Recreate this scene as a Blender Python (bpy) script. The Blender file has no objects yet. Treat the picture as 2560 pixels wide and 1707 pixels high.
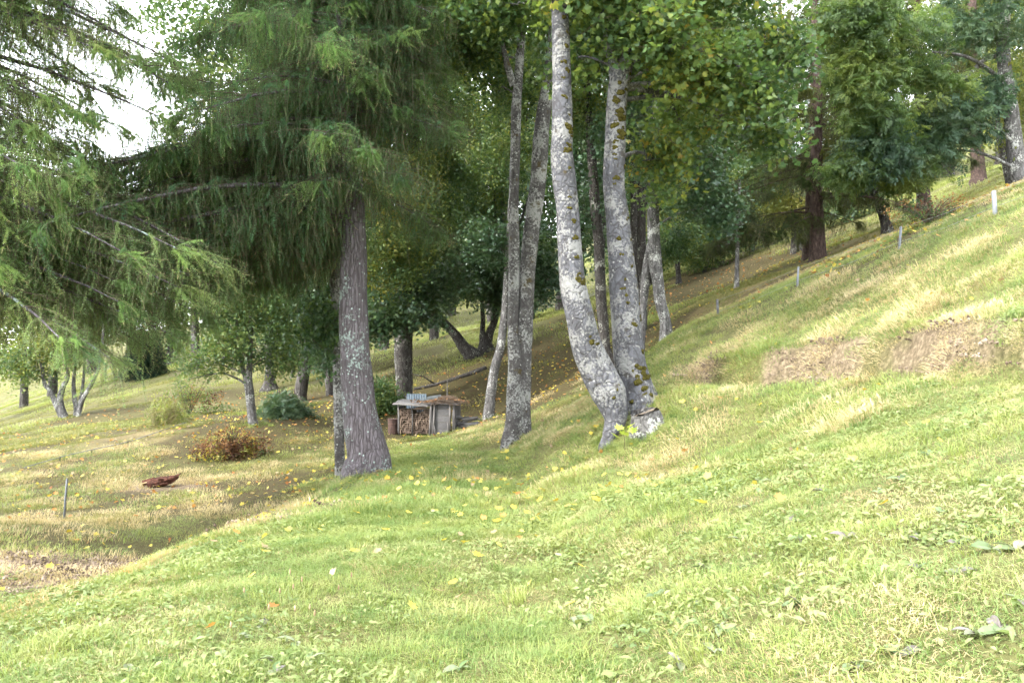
import bpy, bmesh, math, random
import numpy as np
from mathutils import Vector, Matrix, Euler

random.seed(7)
RNG = np.random.default_rng(7)
R = math.radians
scene = bpy.context.scene
col = scene.collection

# ------------------------------------------------------------------ camera, sky, sun, exposure
EYE = 1.6
cam_data = bpy.data.cameras.new("camera")
cam_data.sensor_width = 36.0
cam_data.lens = 28.0
cam_data.clip_end = 2000.0
cam = bpy.data.objects.new("camera", cam_data)
col.objects.link(cam)
cam.location = (0, 0, EYE)
cam.rotation_euler = (R(90), 0, 0)
scene.camera = cam

SUN_EL, SUN_AZ = R(42), R(244)          # compass-like: azimuth clockwise from +y (view direction)
world = bpy.data.worlds.new("World")
scene.world = world
world.use_nodes = True
wn = world.node_tree
bg = wn.nodes["Background"]
sky = wn.nodes.new("ShaderNodeTexSky")
sky.sky_type = 'NISHITA'
sky.sun_disc = False
sky.sun_elevation = SUN_EL
sky.sun_rotation = SUN_AZ
sky.altitude = 900
sky.air_density = 1.0
sky.dust_density = 4.0
sky.ozone_density = 1.0
veil = wn.nodes.new("ShaderNodeMix"); veil.data_type = 'RGBA'        # thin bright cloud over the whole sky
veil.inputs[0].default_value = 0.72
veil.inputs[7].default_value = (13.0, 13.4, 13.8, 1)
wn.links.new(sky.outputs[0], veil.inputs[6])
wn.links.new(veil.outputs[2], bg.inputs[0])
bg.inputs[1].default_value = 0.15

sun_data = bpy.data.lights.new("sun", 'SUN')
sun_data.energy = 2.3
sun_data.angle = R(9.0)
sun_data.color = (1.0, 0.97, 0.92)
sun = bpy.data.objects.new("sun", sun_data)
col.objects.link(sun)
SUN_DIR = Vector((math.sin(SUN_AZ) * math.cos(SUN_EL), math.cos(SUN_AZ) * math.cos(SUN_EL), math.sin(SUN_EL)))
sun.rotation_euler = (-SUN_DIR).to_track_quat('-Z', 'Y').to_euler()

vs = scene.view_settings
vs.view_transform = 'Standard'
vs.look = 'None'
vs.exposure = 2.25
vs.gamma = 1.0
scene.cycles.max_bounces = 3
scene.cycles.diffuse_bounces = 2
scene.cycles.transmission_bounces = 2
scene.cycles.glossy_bounces = 1
scene.cycles.transparent_max_bounces = 4
scene.cycles.use_denoising = True
scene.cycles.use_adaptive_sampling = True
scene.cycles.adaptive_threshold = 0.09
scene.cycles.adaptive_min_samples = 20

# ------------------------------------------------------------------ survey helper: bearing + real distance -> place
FPX = 1991.0
def at(px, py, d):
    return Vector(((px - 1280.0) / FPX * d, d, EYE + (853.5 - py) / FPX * d))

# ------------------------------------------------------------------ small helpers
def tag(o, label=None, cat=None, group=None, kind=None):
    if label: o["label"] = label
    if cat: o["category"] = cat
    if group: o["group"] = group
    if kind: o["kind"] = kind
    return o

def empty(name, loc, label=None, cat=None, group=None, rz=0.0):
    o = bpy.data.objects.new(name, None)
    o.empty_display_size = 0.1
    col.objects.link(o)
    o.location = loc
    o.rotation_euler = (0, 0, rz)
    return tag(o, label, cat, group)

class MB:
    """collects geometry for ONE mesh object"""
    def __init__(self):
        self.v, self.f, self.m = [], [], []
    def face(self, pts, m=0):
        i = len(self.v)
        self.v.extend([tuple(p) for p in pts])
        self.f.append(tuple(range(i, i + len(pts))))
        self.m.append(m)
    def box(self, c, s, rot=None, m=0, jit=0.0):
        c = Vector(c); hx, hy, hz = s[0] / 2, s[1] / 2, s[2] / 2
        i = len(self.v)
        for dx, dy, dz in ((-1,-1,-1),(1,-1,-1),(1,1,-1),(-1,1,-1),(-1,-1,1),(1,-1,1),(1,1,1),(-1,1,1)):
            p = Vector((dx*hx + random.uniform(-jit, jit), dy*hy + random.uniform(-jit, jit), dz*hz + random.uniform(-jit, jit)))
            if rot is not None: p = rot @ p
            self.v.append(tuple(c + p))
        for q in ((0,3,2,1),(4,5,6,7),(0,1,5,4),(1,2,6,5),(2,3,7,6),(3,0,4,7)):
            self.f.append(tuple(i + k for k in q)); self.m.append(m)
    def tube(self, pts, rad, n=8, m=0, lump=0.0, cap=True, seed=0, flare=0.0):
        pts = [Vector(p) for p in pts]
        k = len(pts)
        base = len(self.v)
        up = Vector((0.31, 0.9, 0.12))
        ph = seed * 1.7
        for i, p in enumerate(pts):
            t = (pts[min(i + 1, k - 1)] - pts[max(i - 1, 0)])
            if t.length < 1e-6: t = Vector((0, 0, 1))
            t.normalize()
            a = up - t * up.dot(t)
            if a.length < 1e-4: a = Vector((1, 0, 0)) - t * t.x
            a.normalize(); b = t.cross(a)
            for j in range(n):
                th = 2 * math.pi * j / n
                r = rad[i]
                if lump:
                    r *= 1 + lump * (math.sin(3 * th + ph + p.z * 2.1) * .5 + math.sin(5 * th + ph * 2 - p.z * 3.3) * .35 + math.sin(2 * th - p.z * 5.7 + ph) * .4)
                if flare and i < k * 0.3:
                    r *= 1 + flare * (1 - i / (k * 0.3)) ** 2 * (0.5 + 0.5 * math.sin(4 * th + ph))
                q = p + (a * math.cos(th) + b * math.sin(th)) * r
                self.v.append((q.x, q.y, q.z))
        for i in range(k - 1):
            for j in range(n):
                j2 = (j + 1) % n
                self.f.append((base + i*n + j, base + i*n + j2, base + (i+1)*n + j2, base + (i+1)*n + j)); self.m.append(m)
        if cap:
            self.f.append(tuple(base + j for j in reversed(range(n)))); self.m.append(m)
            self.f.append(tuple(base + (k-1)*n + j for j in range(n))); self.m.append(m)
    def build(self, name, mat, parent=None, smooth=False, link=True):
        me = bpy.data.meshes.new(name)
        off = Vector((0, 0, 0))
        me.from_pydata(self.v, [], self.f)
        mats = mat if isinstance(mat, (list, tuple)) else [mat]
        for q in mats: me.materials.append(q)
        if len(mats) > 1:
            me.polygons.foreach_set("material_index", self.m)
        if smooth:
            me.polygons.foreach_set("use_smooth", [True] * len(me.polygons))
        o = bpy.data.objects.new(name, me)
        if link: col.objects.link(o)
        if parent is not None: o.parent = parent
        return o
    def shift(self, d):
        dx, dy, dz = d
        self.v = [(x - dx, y - dy, z - dz) for x, y, z in self.v]
        return self

def smooth_path(pts, rad, sub=5):
    """Catmull-Rom through pts (Vectors) with radii"""
    P, Q = [], []
    n = len(pts)
    for i in range(n - 1):
        p0, p1, p2, p3 = pts[max(i-1, 0)], pts[i], pts[i+1], pts[min(i+2, n-1)]
        for s in range(sub):
            t = s / sub
            P.append(0.5 * ((2*p1) + (p2 - p0)*t + (2*p0 - 5*p1 + 4*p2 - p3)*t*t + (3*p1 - p0 - 3*p2 + p3)*t**3))
            Q.append(rad[i] + (rad[i+1] - rad[i]) * t)
    P.append(pts[-1].copy()); Q.append(rad[-1])
    return P, Q

def wob(x, y, s=1.0, ph=0.0):
    """cheap smooth pseudo noise, about -1..1, works on arrays"""
    x = x * s; y = y * s
    return (np.sin(1.3*x + 2.1*np.sin(0.7*y + ph) + ph) + np.sin(1.7*y - 1.9*np.sin(0.9*x - ph) + 2.3*ph)
            + 0.6*np.sin(2.9*x + 3.1*y + ph) + 0.6*np.sin(3.7*y - 2.3*x + 1.1*ph)) / 3.2

# ------------------------------------------------------------------ node helpers
def new_mat(name):
    m = bpy.data.materials.new(name)
    m.use_nodes = True
    nt = m.node_tree
    nt.nodes.clear()
    out = nt.nodes.new("ShaderNodeOutputMaterial")
    return m, nt, out
def node(nt, t, **kw):
    n = nt.nodes.new(t)
    for k, v in kw.items(): setattr(n, k, v)
    return n
def ramp(nt, fac, stops):
    n = nt.nodes.new("ShaderNodeValToRGB")
    e = n.color_ramp.elements
    while len(e) < len(stops): e.new(0.5)
    for i, (p, c) in enumerate(stops):
        e[i].position = p
        e[i].color = (c[0], c[1], c[2], 1) if hasattr(c, "__len__") else (c, c, c, 1)
    if fac is not None: nt.links.new(fac, n.inputs[0])
    return n.outputs[0]
def mixc(nt, fac, a, b, mode='MIX'):
    n = nt.nodes.new("ShaderNodeMix"); n.data_type = 'RGBA'; n.blend_type = mode
    for s, v in ((n.inputs[0], fac), (n.inputs[6], a), (n.inputs[7], b)):
        if hasattr(v, "is_linked"): nt.links.new(v, s)
        elif hasattr(v, "__len__"): s.default_value = (v[0], v[1], v[2], 1)
        else: s.default_value = v
    return n.outputs[2]
def noise(nt, vec, scale, detail=3.0, rough=0.55):
    n = nt.nodes.new("ShaderNodeTexNoise")
    n.inputs["Scale"].default_value = scale
    n.inputs["Detail"].default_value = detail
    n.inputs["Roughness"].default_value = rough
    if vec is not None: nt.links.new(vec, n.inputs["Vector"])
    return n.outputs[0]
def vmap(nt, src, scale):
    n = nt.nodes.new("ShaderNodeMapping")
    n.inputs["Scale"].default_value = scale
    nt.links.new(src, n.inputs[0])
    return n.outputs[0]
def bump(nt, h, strength, dist=0.02):
    n = nt.nodes.new("ShaderNodeBump")
    n.inputs["Strength"].default_value = strength
    n.inputs["Distance"].default_value = dist
    nt.links.new(h, n.inputs["Height"])
    return n.outputs[0]
def principled(nt, out, base, rough=0.85, normal=None, spec=0.25):
    p = nt.nodes.new("ShaderNodeBsdfPrincipled")
    if hasattr(base, "is_linked"): nt.links.new(base, p.inputs["Base Color"])
    else: p.inputs["Base Color"].default_value = (*base, 1)
    if hasattr(rough, "is_linked"): nt.links.new(rough, p.inputs["Roughness"])
    else: p.inputs["Roughness"].default_value = rough
    p.inputs["Specular IOR Level"].default_value = spec
    if normal is not None: nt.links.new(normal, p.inputs["Normal"])
    if out is not None: nt.links.new(p.outputs[0], out.inputs[0])
    return p

def leaf_mat(name, stops, trans=0.35, rough=0.5, spec=0.3, nscale=0.35, spread=0.5):
    """foliage: colour chosen per spray and by slow drift through the tree; part of the light passes through"""
    m, nt, out = new_mat(name)
    oi = node(nt, "ShaderNodeObjectInfo")
    geo = node(nt, "ShaderNodeNewGeometry")
    nz = noise(nt, geo.outputs["Position"], nscale, 3)
    n2 = noise(nt, geo.outputs["Position"], 9.0, 1)
    a = node(nt, "ShaderNodeMath", operation='MULTIPLY_ADD')
    nt.links.new(oi.outputs["Random"], a.inputs[0]); a.inputs[1].default_value = spread; 
    b = node(nt, "ShaderNodeMath", operation='MULTIPLY_ADD')
    nt.links.new(nz, b.inputs[0]); b.inputs[1].default_value = 1.3; b.inputs[2].default_value = -0.15 - spread * 0.5
    nt.links.new(b.outputs[0], a.inputs[2])
    c = node(nt, "ShaderNodeMath", operation='MULTIPLY_ADD')
    nt.links.new(n2, c.inputs[0]); c.inputs[1].default_value = 0.5
    d = node(nt, "ShaderNodeMath", operation='SUBTRACT'); nt.links.new(a.outputs[0], d.inputs[0]); d.inputs[1].default_value = 0.25
    nt.links.new(d.outputs[0], c.inputs[2])
    base = ramp(nt, c.outputs[0], stops)
    p = principled(nt, None, base, rough, None, spec)
    t = node(nt, "ShaderNodeBsdfTranslucent")
    br = mixc(nt, 1.0, base, (1.25, 1.2, 0.75), 'MULTIPLY')
    nt.links.new(br, t.inputs[0])
    mx = node(nt, "ShaderNodeMixShader"); mx.inputs[0].default_value = trans
    nt.links.new(p.outputs[0], mx.inputs[1]); nt.links.new(t.outputs[0], mx.inputs[2])
    nt.links.new(mx.outputs[0], out.inputs[0])
    return m

def bark_mat(name, dark, mid, light, lichen=None, lich_amt=0.5, moss=0.0, stretch=5.0, scale=9.0, blotch=None, bmp=0.8):
    m, nt, out = new_mat(name)
    tc = node(nt, "ShaderNodeTexCoord")
    v = vmap(nt, tc.outputs["Object"], (stretch, stretch, 1.0))
    n1 = noise(nt, v, scale * 0.5, 6, 0.65)
    vo = node(nt, "ShaderNodeTexVoronoi", feature='DISTANCE_TO_EDGE')
    vo.inputs["Scale"].default_value = scale * 0.45
    wv = node(nt, "ShaderNodeVectorMath", operation='ADD')
    nd = node(nt, "ShaderNodeTexNoise"); nd.inputs["Scale"].default_value = 3.0
    nt.links.new(tc.outputs["Object"], nd.inputs["Vector"])
    sc = node(nt, "ShaderNodeVectorMath", operation='SCALE'); sc.inputs["Scale"].default_value = 0.8
    nt.links.new(nd.outputs["Color"], sc.inputs[0])
    nt.links.new(v, wv.inputs[0]); nt.links.new(sc.outputs[0], wv.inputs[1])
    nt.links.new(wv.outputs[0], vo.inputs["Vector"])
    crack = ramp(nt, vo.outputs["Distance"], [(0.0, 0.0), (0.16, 1.0)])
    c = ramp(nt, n1, [(0.28, dark), (0.5, mid), (0.72, light)])
    c = mixc(nt, ramp(nt, crack, [(0, .35), (1, 1.0)]), dark, c)
    big = noise(nt, tc.outputs["Object"], 1.1, 3)
    c = mixc(nt, ramp(nt, big, [(0.4, 0.0), (0.65, 0.55)]), c, tuple(0.6 * x for x in mid))
    if lichen is not None:
        l1 = noise(nt, tc.outputs["Object"], 21.0, 6, 0.72)
        l2 = noise(nt, tc.outputs["Object"], 2.2, 3)
        s = node(nt, "ShaderNodeMath", operation='MULTIPLY_ADD')
        nt.links.new(l2, s.inputs[0]); s.inputs[1].default_value = 0.9
        nt.links.new(l1, s.inputs[2])
        hv = node(nt, "ShaderNodeMath", operation='MULTIPLY'); nt.links.new(s.outputs[0], hv.inputs[0]); hv.inputs[1].default_value = 1 / 1.9
        th = .5 + (.5 - lich_amt) * .28
        c = mixc(nt, ramp(nt, hv.outputs[0], [(th - .015, 0.0), (th + .025, 1.0)]), c, lichen)
        vd = node(nt, "ShaderNodeTexVoronoi"); vd.inputs["Scale"].default_value = 11.0
        nt.links.new(wv.outputs[0] if False else tc.outputs["Object"], vd.inputs["Vector"])
        spot = ramp(nt, vd.outputs["Distance"], [(0.16, 1.0), (0.26, 0.0)])
        sel = ramp(nt, vd.outputs["Color"], [(0.62, 0.0), (0.66, 1.0)])
        f = mixc(nt, 1.0, spot, sel, 'MULTIPLY')
        c = mixc(nt, f, c, tuple(min(1, 1.25 * x) for x in lichen))
    if blotch is not None:
        b1 = noise(nt, tc.outputs["Object"], 5.0, 4, 0.6)
        c = mixc(nt, ramp(nt, b1, [(0.62, 0.0), (0.68, 0.9)]), c, blotch)
    if moss > 0:
        g = noise(nt, tc.outputs["Object"], 3.2, 5, 0.7)
        c = mixc(nt, ramp(nt, g, [(0.72 - moss * 0.3, 0.0), (0.78 - moss * 0.3, 0.9)]), c, (0.05, 0.038, 0.014))
    hh = mixc(nt, 0.55, n1, crack)
    principled(nt, out, c, 0.92, bump(nt, hh, bmp, 0.03), 0.15)
    return m

def wood_mat(name, a, b, scale=14.0, axis=(1.0, 8.0, 8.0), rough=0.85):
    m, nt, out = new_mat(name)
    tc = node(nt, "ShaderNodeTexCoord")
    oi = node(nt, "ShaderNodeObjectInfo")
    v = vmap(nt, tc.outputs["Object"], axis)
    n1 = noise(nt, v, scale, 4, 0.6)
    c = ramp(nt, n1, [(0.3, a), (0.7, b)])
    n2 = noise(nt, tc.outputs["Object"], 2.3, 2)
    c = mixc(nt, ramp(nt, n2, [(0.45, 0.0), (0.7, 0.6)]), c, tuple(0.5 * x for x in a))
    rr = ramp(nt, oi.outputs["Random"], [(0.0, 0.8), (1.0, 1.15)])
    c = mixc(nt, 1.0, c, rr, 'MULTIPLY')
    principled(nt, out, c, rough, bump(nt, n1, 0.5, 0.01), 0.2)
    return m

# ------------------------------------------------------------------ TERRAIN: surveyed spot heights, thin-plate interpolated
SPOTS = [
    # path terrace
    (800,1707,3.7),(0,1707,3.9),(400,1707,3.75),(1250,1707,3.6),(1700,1707,3.25),(2560,1707,2.6),
    (900,1359,7.2),(500,1400,7.5),(1000,1255,10),(1052,1180,14),(1081,1135,18),(1080,1093,24),(1000,1200,13),(1250,1300,8.6),(1180,1150,16.5),
    # crest of the terrace and its outer side
    (38,1520,6.0),(210,1463,7.0),(440,1371,8.8),(689,1282,11.4),(865,1195,15),
    (0,1440,8.6),(280,1365,10.7),(0,1370,10.4),(520,1320,13.0),(0,1300,12.9),(159,1278,15.8),(0,1200,20),(400,1195,20),(700,1200,18.6),(700,1150,21.5),(560,1150,22),
    (0,1110,30),(300,1080,28),(635,1060,26),(155,1045,38),(0,1075,42),(674,975,41),(750,1000,36),(830,990,36),(360,945,58),(250,880,85),(0,1000,75),(600,890,62),
    # behind the shed
    (930,1040,29),(1012,1000,31),(1175,890,37),(1100,845,46),(1100,760,66),(1270,1112,19.3),(1222,1042,27.5),(1150,1078,25.5),(1330,1000,25),
    # bank on the uphill side
    (1400,1150,14),(1512,1132,13.2),(1594,1005,14),(1660,985,15.2),(1500,1250,10),(1600,1400,5.8),(1900,1200,7.2),(2560,1400,3.6),(2560,1150,5.2),
    (2560,915,8.0),(2200,932,10.6),(1900,947,13.2),(1700,945,15.6),
    (2560,835,8.7),(2240,862,11.4),(2050,893,12.9),(1900,905,14.1),(1720,898,16.2),
    (2560,690,10.9),(2200,770,13.5),(1950,810,16),
    (2560,575,12.9),(2400,600,14.3),(2151,685,16.4),(1990,725,17.8),(1795,790,19.3),(1691,828,20.3),(1630,878,20.8),
    # forest slope beyond the crest
    (1665,871,23.5),(1600,860,26),(1750,760,27),(1900,700,29),(2045,655,29),(2200,575,30),(2309,540,31.5),(2445,455,36),(2555,455,27),(1527,915,26),(1420,950,25),
    (1600,720,45),(2000,570,50),(2400,420,60),(2560,400,56),(1280,790,60),
    (1280,660,110),(600,800,115),(2300,330,110),
]
ctrl = [tuple(at(*s)) for s in SPOTS]
ctrl += [(-3,-6,.25),(0,-6,.4),(6,-5,2.2),(-10,-5,-2.2),(14,0,5.0),(-16,0,-4.2),(-9,5,-1.9),(20,10,8.2),(-26,12,-6),(30,30,13),(-45,25,-10),(-70,60,-12),(70,40,30),
         (-110,120,-6),(120,110,60),(20,150,24),(-40,170,10),(80,180,50),(-130,40,-28),(130,20,52),(-60,-20,-20),(60,-20,22),(0,-25,1)]
CT = np.array(ctrl)
def _tps_k(d2): return np.where(d2 > 1e-9, 0.5 * d2 * np.log(np.maximum(d2, 1e-9)), 0.0)
_n = len(CT)
_d2 = ((CT[:, None, :2] - CT[None, :, :2]) ** 2).sum(-1)
_A = np.zeros((_n + 3, _n + 3))
_A[:_n, :_n] = _tps_k(_d2) + np.eye(_n) * 0.02
_A[:_n, _n] = 1; _A[:_n, _n+1:] = CT[:, :2]
_A[_n, :_n] = 1; _A[_n+1:, :_n] = CT[:, :2].T
_W = np.linalg.solve(_A, np.concatenate([CT[:, 2], [0, 0, 0]]))
CUTLINE = [tuple(at(*q)[:2]) for q in ((3300,850,6.4),(2900,862,7.2),(2560,875,8.35),(2240,897,11.0),(2050,915,12.8),(1900,926,13.7),(1710,925,15.9))]
def cut_side(x, y):
    """the small soil step of the upper bench: ground drops on the near side, stands up on the far side"""
    best = np.full(x.shape, 1e9); sg = np.zeros(x.shape); tt = np.zeros(x.shape)
    L0 = 0.0; tot = sum(math.hypot(b[0]-a[0], b[1]-a[1]) for a, b in zip(CUTLINE[:-1], CUTLINE[1:]))
    for (ax, ay), (bx, by) in zip(CUTLINE[:-1], CUTLINE[1:]):
        ux, uy = bx - ax, by - ay; ln = math.hypot(ux, uy)
        t = np.clip(((x - ax) * ux + (y - ay) * uy) / ln ** 2, 0, 1)
        dd = np.hypot(x - ax - t*ux, y - ay - t*uy)
        s_ = ((x - ax) * uy - (y - ay) * ux) / ln
        m_ = dd < best
        best = np.where(m_, dd, best); sg = np.where(m_, np.sign(s_), sg); tt = np.where(m_, (L0 + t * ln) / tot, tt)
        L0 += ln
    taper = np.clip((1 - tt) * 12, 0, 1) * np.clip(tt * 8, 0, 1)
    return 0.24 * taper * np.tanh(sg * best / 0.07) * np.exp(-(best / 0.7) ** 2)
def side_of(x, y, poly):
    """distance to a line on the ground, its sign (+ to the right of the walking direction), and how far along"""
    best = np.full(x.shape, 1e9); sg = np.zeros(x.shape); yy = np.zeros(x.shape)
    for (ax, ay), (bx, by) in zip(poly[:-1], poly[1:]):
        ux, uy = bx - ax, by - ay; ln = math.hypot(ux, uy)
        t = np.clip(((x - ax) * ux + (y - ay) * uy) / ln ** 2, 0, 1)
        dd = np.hypot(x - ax - t*ux, y - ay - t*uy)
        m_ = dd < best
        best = np.where(m_, dd, best); sg = np.where(m_, np.sign((x - ax) * uy - (y - ay) * ux), sg); yy = np.where(m_, ay + t * uy, yy)
    return best * sg, yy
SHOULDER = [(-4.2, 2.0), (-3.9, 5.0), (-3.75, 7.0), (-3.65, 9.0), (-3.35, 12.0), (-3.05, 15.0), (-3.2, 18.0)]
FOOT = [(0.95, 3.0), (0.75, 6.0), (0.6, 10.0), (0.45, 14.0), (0.25, 18.0), (-0.1, 21.0)]
def shoulder(x, y):
    """the terrace: outer shoulder breaking down to the slope, and the foot of the bank on the inner side"""
    d, yy = side_of(x, y, SHOULDER)
    l = np.maximum(-d, 0)
    a = -0.38 * (1 - np.exp(-l / .55)) * np.exp(-(l / 4.5) ** 2) * np.clip((19 - y) / 5, 0, 1) * np.clip((y - 1) / 3, 0, 1)
    f, yy = side_of(x, y, FOOT)
    b = 0.13 * np.tanh(f / .32) * np.exp(-(f / 1.3) ** 2) * np.clip((22 - y) / 3, 0, 1) * np.clip((y - 2.5) / 3, 0, 1)
    return a + b
def gz(x, y):
    x = np.atleast_1d(np.asarray(x, float)); y = np.atleast_1d(np.asarray(y, float))
    out = np.empty(x.shape)
    for i in range(0, len(x), 20000):
        xs, ys = x[i:i+20000], y[i:i+20000]
        d2 = (xs[:, None] - CT[None, :, 0]) ** 2 + (ys[:, None] - CT[None, :, 1]) ** 2
        out[i:i+20000] = _tps_k(d2) @ _W[:_n] + _W[_n] + _W[_n+1] * xs + _W[_n+2] * ys
    ss = cut_side(x, y)
    out = out + ss + shoulder(x, y)
    bumps = 0.018 * wob(x, y, 2.3) + 0.035 * wob(x, y, 0.8, 1.0) + 0.012 * wob(x, y, 6.1, 2.0)
    return out + bumps
def gz1(x, y): return float(gz([x], [y])[0])
def on_ground(px, py, d, sink=0.0):
    p = at(px, py, d); p.z = gz1(p.x, p.y) - sink
    return p

# ---- zones of the ground, in metres on the site
def seg_dist(x, y, poly):
    best = np.full(x.shape, 1e9)
    for (ax, ay), (bx, by) in zip(poly[:-1], poly[1:]):
        ux, uy = bx - ax, by - ay
        t = np.clip(((x - ax) * ux + (y - ay) * uy) / (ux*ux + uy*uy), 0, 1)
        best = np.minimum(best, np.hypot(x - ax - t*ux, y - ay - t*uy))
    return best
def line(*sp): return [tuple(at(*s)[:2]) for s in sp]
CUT = line((2900,850,7.2),(2560,870,8.4),(2240,900,11.0),(2050,918,12.8),(1930,925,13.5))
CUT2 = line((1790,925,14.9),(1700,918,16.0))
CREST = line((-150,1560,5.2),(38,1520,6.0),(210,1463,7.0),(440,1371,8.8),(600,1305,10.8))
PATHL = [(-1.0,2),(-1.2,6),(-1.5,10),(-1.6,14),(-1.8,18),(-2.2,22),(-2.4,25)]
def blob(x, y, c, r): 
    return np.exp(-(((x - c[0]) / r[0]) ** 2 + ((y - c[1]) / r[1]) ** 2) ** 1.5)
def zones(x, y):
    w = 0.25 * wob(x, y, 1.6, 3) + 0.12 * wob(x, y, 5.0, 1)
    soil = .8 * np.clip(1.35 - (seg_dist(x, y, CUT) + w * .7) / 0.16, 0, 1)
    soil = np.maximum(soil, np.clip(1.4 - (seg_dist(x, y, CUT2) + w * .3) / 0.14, 0, 1))
    c = at(285,1352,10.4)
    soil = np.maximum(soil, np.clip(1.6 * blob(x + w, y, c, (2.7, 1.25)) - 0.25, 0, 1))
    soil = np.maximum(soil, 0.8*np.clip(1.5 * blob(x + w, y, at(400,1195,19.2), (1.4, .9)) - .3, 0, 1))
    dry = np.clip(1.4 - (seg_dist(x + 0.30, y, CREST) + w) / 0.55, 0, 1)
    for cc, rr in (((at(1780,760,27)), (4.5, 3.2)), ((at(1950,690,28)), (4, 4)), ((at(2250,590,27)), (6, 4)), ((at(420,1090,26)), (3.2, 2.2))):
        dry = np.maximum(dry, 0.9 * blob(x + w, y, cc, rr))
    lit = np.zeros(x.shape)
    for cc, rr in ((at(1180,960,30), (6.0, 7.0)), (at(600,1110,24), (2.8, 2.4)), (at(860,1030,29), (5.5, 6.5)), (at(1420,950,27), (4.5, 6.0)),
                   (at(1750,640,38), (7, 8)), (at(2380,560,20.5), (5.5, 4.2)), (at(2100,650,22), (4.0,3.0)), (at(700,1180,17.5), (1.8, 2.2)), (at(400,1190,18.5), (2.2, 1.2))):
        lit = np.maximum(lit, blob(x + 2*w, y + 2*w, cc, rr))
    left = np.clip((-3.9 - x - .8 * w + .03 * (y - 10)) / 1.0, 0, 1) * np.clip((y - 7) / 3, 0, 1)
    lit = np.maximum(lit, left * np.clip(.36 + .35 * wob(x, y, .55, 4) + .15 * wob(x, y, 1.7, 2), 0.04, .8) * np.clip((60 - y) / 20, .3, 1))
    path = np.clip(1.9 - (seg_dist(x, y, PATHL) + w) / 1.1, 0, 1)
    return soil, np.clip(dry, 0, 1), np.clip(lit, 0, 1), path

# ---- ground sheet
def axis(limits):
    out = [limits[0][0]]
    for a, b, s in limits:
        k = max(1, int(round((b - a) / s)))
        out += list(np.linspace(a, b, k + 1)[1:])
    return np.array(out)
gx = axis([(-400,-120,40),(-120,-40,4),(-40,-14,0.8),(-14,-6,0.25),(-6,8,0.09),(8,14,0.22),(14,40,0.8),(40,120,4),(120,400,40)])
gy = axis([(-120,-20,20),(-20,0,1.5),(0,2,0.3),(2,11,0.08),(11,20,0.14),(20,34,0.3),(34,60,0.8),(60,140,4),(140,600,46)])
GX, GY = np.meshgrid(gx, gy)
fx, fy = GX.ravel(), GY.ravel()
cx, cy = np.clip(fx, -130, 130), np.clip(fy, -25, 180)
fz = gz(cx, cy) + (fx - cx) * 0.25 + np.maximum(fy - 180, 0) * 0.05
me = bpy.data.meshes.new("ground")
nx, ny = len(gx), len(gy)
idx = np.arange(nx * ny).reshape(ny, nx)
quads = np.stack([idx[:-1, :-1], idx[:-1, 1:], idx[1:, 1:], idx[1:, :-1]], -1).reshape(-1, 4)
me.vertices.add(nx * ny); me.vertices.foreach_set("co", np.stack([fx, fy, fz], 1).ravel())
me.loops.add(quads.size); me.loops.foreach_set("vertex_index", quads.ravel())
me.polygons.add(len(quads)); me.polygons.foreach_set("loop_start", np.arange(0, quads.size, 4))
me.polygons.foreach_set("loop_total", np.full(len(quads), 4)); me.polygons.foreach_set("use_smooth", np.ones(len(quads), bool))
me.update(); me.validate()
zs, zd, zl, zp = zones(fx, fy)
ca = me.color_attributes.new("zone", 'FLOAT_COLOR', 'POINT')
ca.data.foreach_set("color", np.stack([zs, zd, zl, zp], 1).ravel())
ground = bpy.data.objects.new("ground", me); col.objects.link(ground)
tag(ground, "grassy hillside with a mown terrace path sloping under trees", kind="structure")

m, nt, out = new_mat("ground_soil_and_turf")
geo = node(nt, "ShaderNodeNewGeometry"); P = geo.outputs["Position"]
att = node(nt, "ShaderNodeAttribute", attribute_name="zone")
sep = node(nt, "ShaderNodeSeparateColor"); nt.links.new(att.outputs["Color"], sep.inputs[0])
n1 = noise(nt, P, 1.3, 5); n2 = noise(nt, P, 14, 5, 0.65); n3 = noise(nt, P, 60, 3, 0.7)
turf = ramp(nt, n2, [(0.3, (0.028, 0.028, 0.011)), (0.5, (0.08, 0.08, 0.03)), (0.72, (0.18, 0.155, 0.08))])
turf = mixc(nt, ramp(nt, n1, [(0.35, 0.0), (0.7, 0.7)]), turf, (0.11, 0.11, 0.036))
dryc = ramp(nt, n2, [(0.3, (0.15, 0.10, 0.045)), (0.6, (0.33, 0.26, 0.13)), (0.8, (0.45, 0.37, 0.2))])
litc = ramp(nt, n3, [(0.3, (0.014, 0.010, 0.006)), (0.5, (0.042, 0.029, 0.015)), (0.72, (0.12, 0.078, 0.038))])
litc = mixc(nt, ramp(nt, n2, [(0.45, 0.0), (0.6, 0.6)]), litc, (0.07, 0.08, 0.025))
soilc = ramp(nt, n2, [(0.25, (0.05, 0.037, 0.026)), (0.5, (0.135, 0.10, 0.07)), (0.75, (0.27, 0.21, 0.15))])
c = mixc(nt, sep.outputs[1], turf, dryc)
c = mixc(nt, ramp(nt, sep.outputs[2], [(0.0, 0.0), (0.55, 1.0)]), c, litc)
c = mixc(nt, sep.outputs[0], c, soilc)
hb = mixc(nt, 0.5, n2, n3)
principled(nt, out, c, 0.95, bump(nt, hb, 0.9, 0.04), 0.1)
me.materials.append(m)

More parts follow.
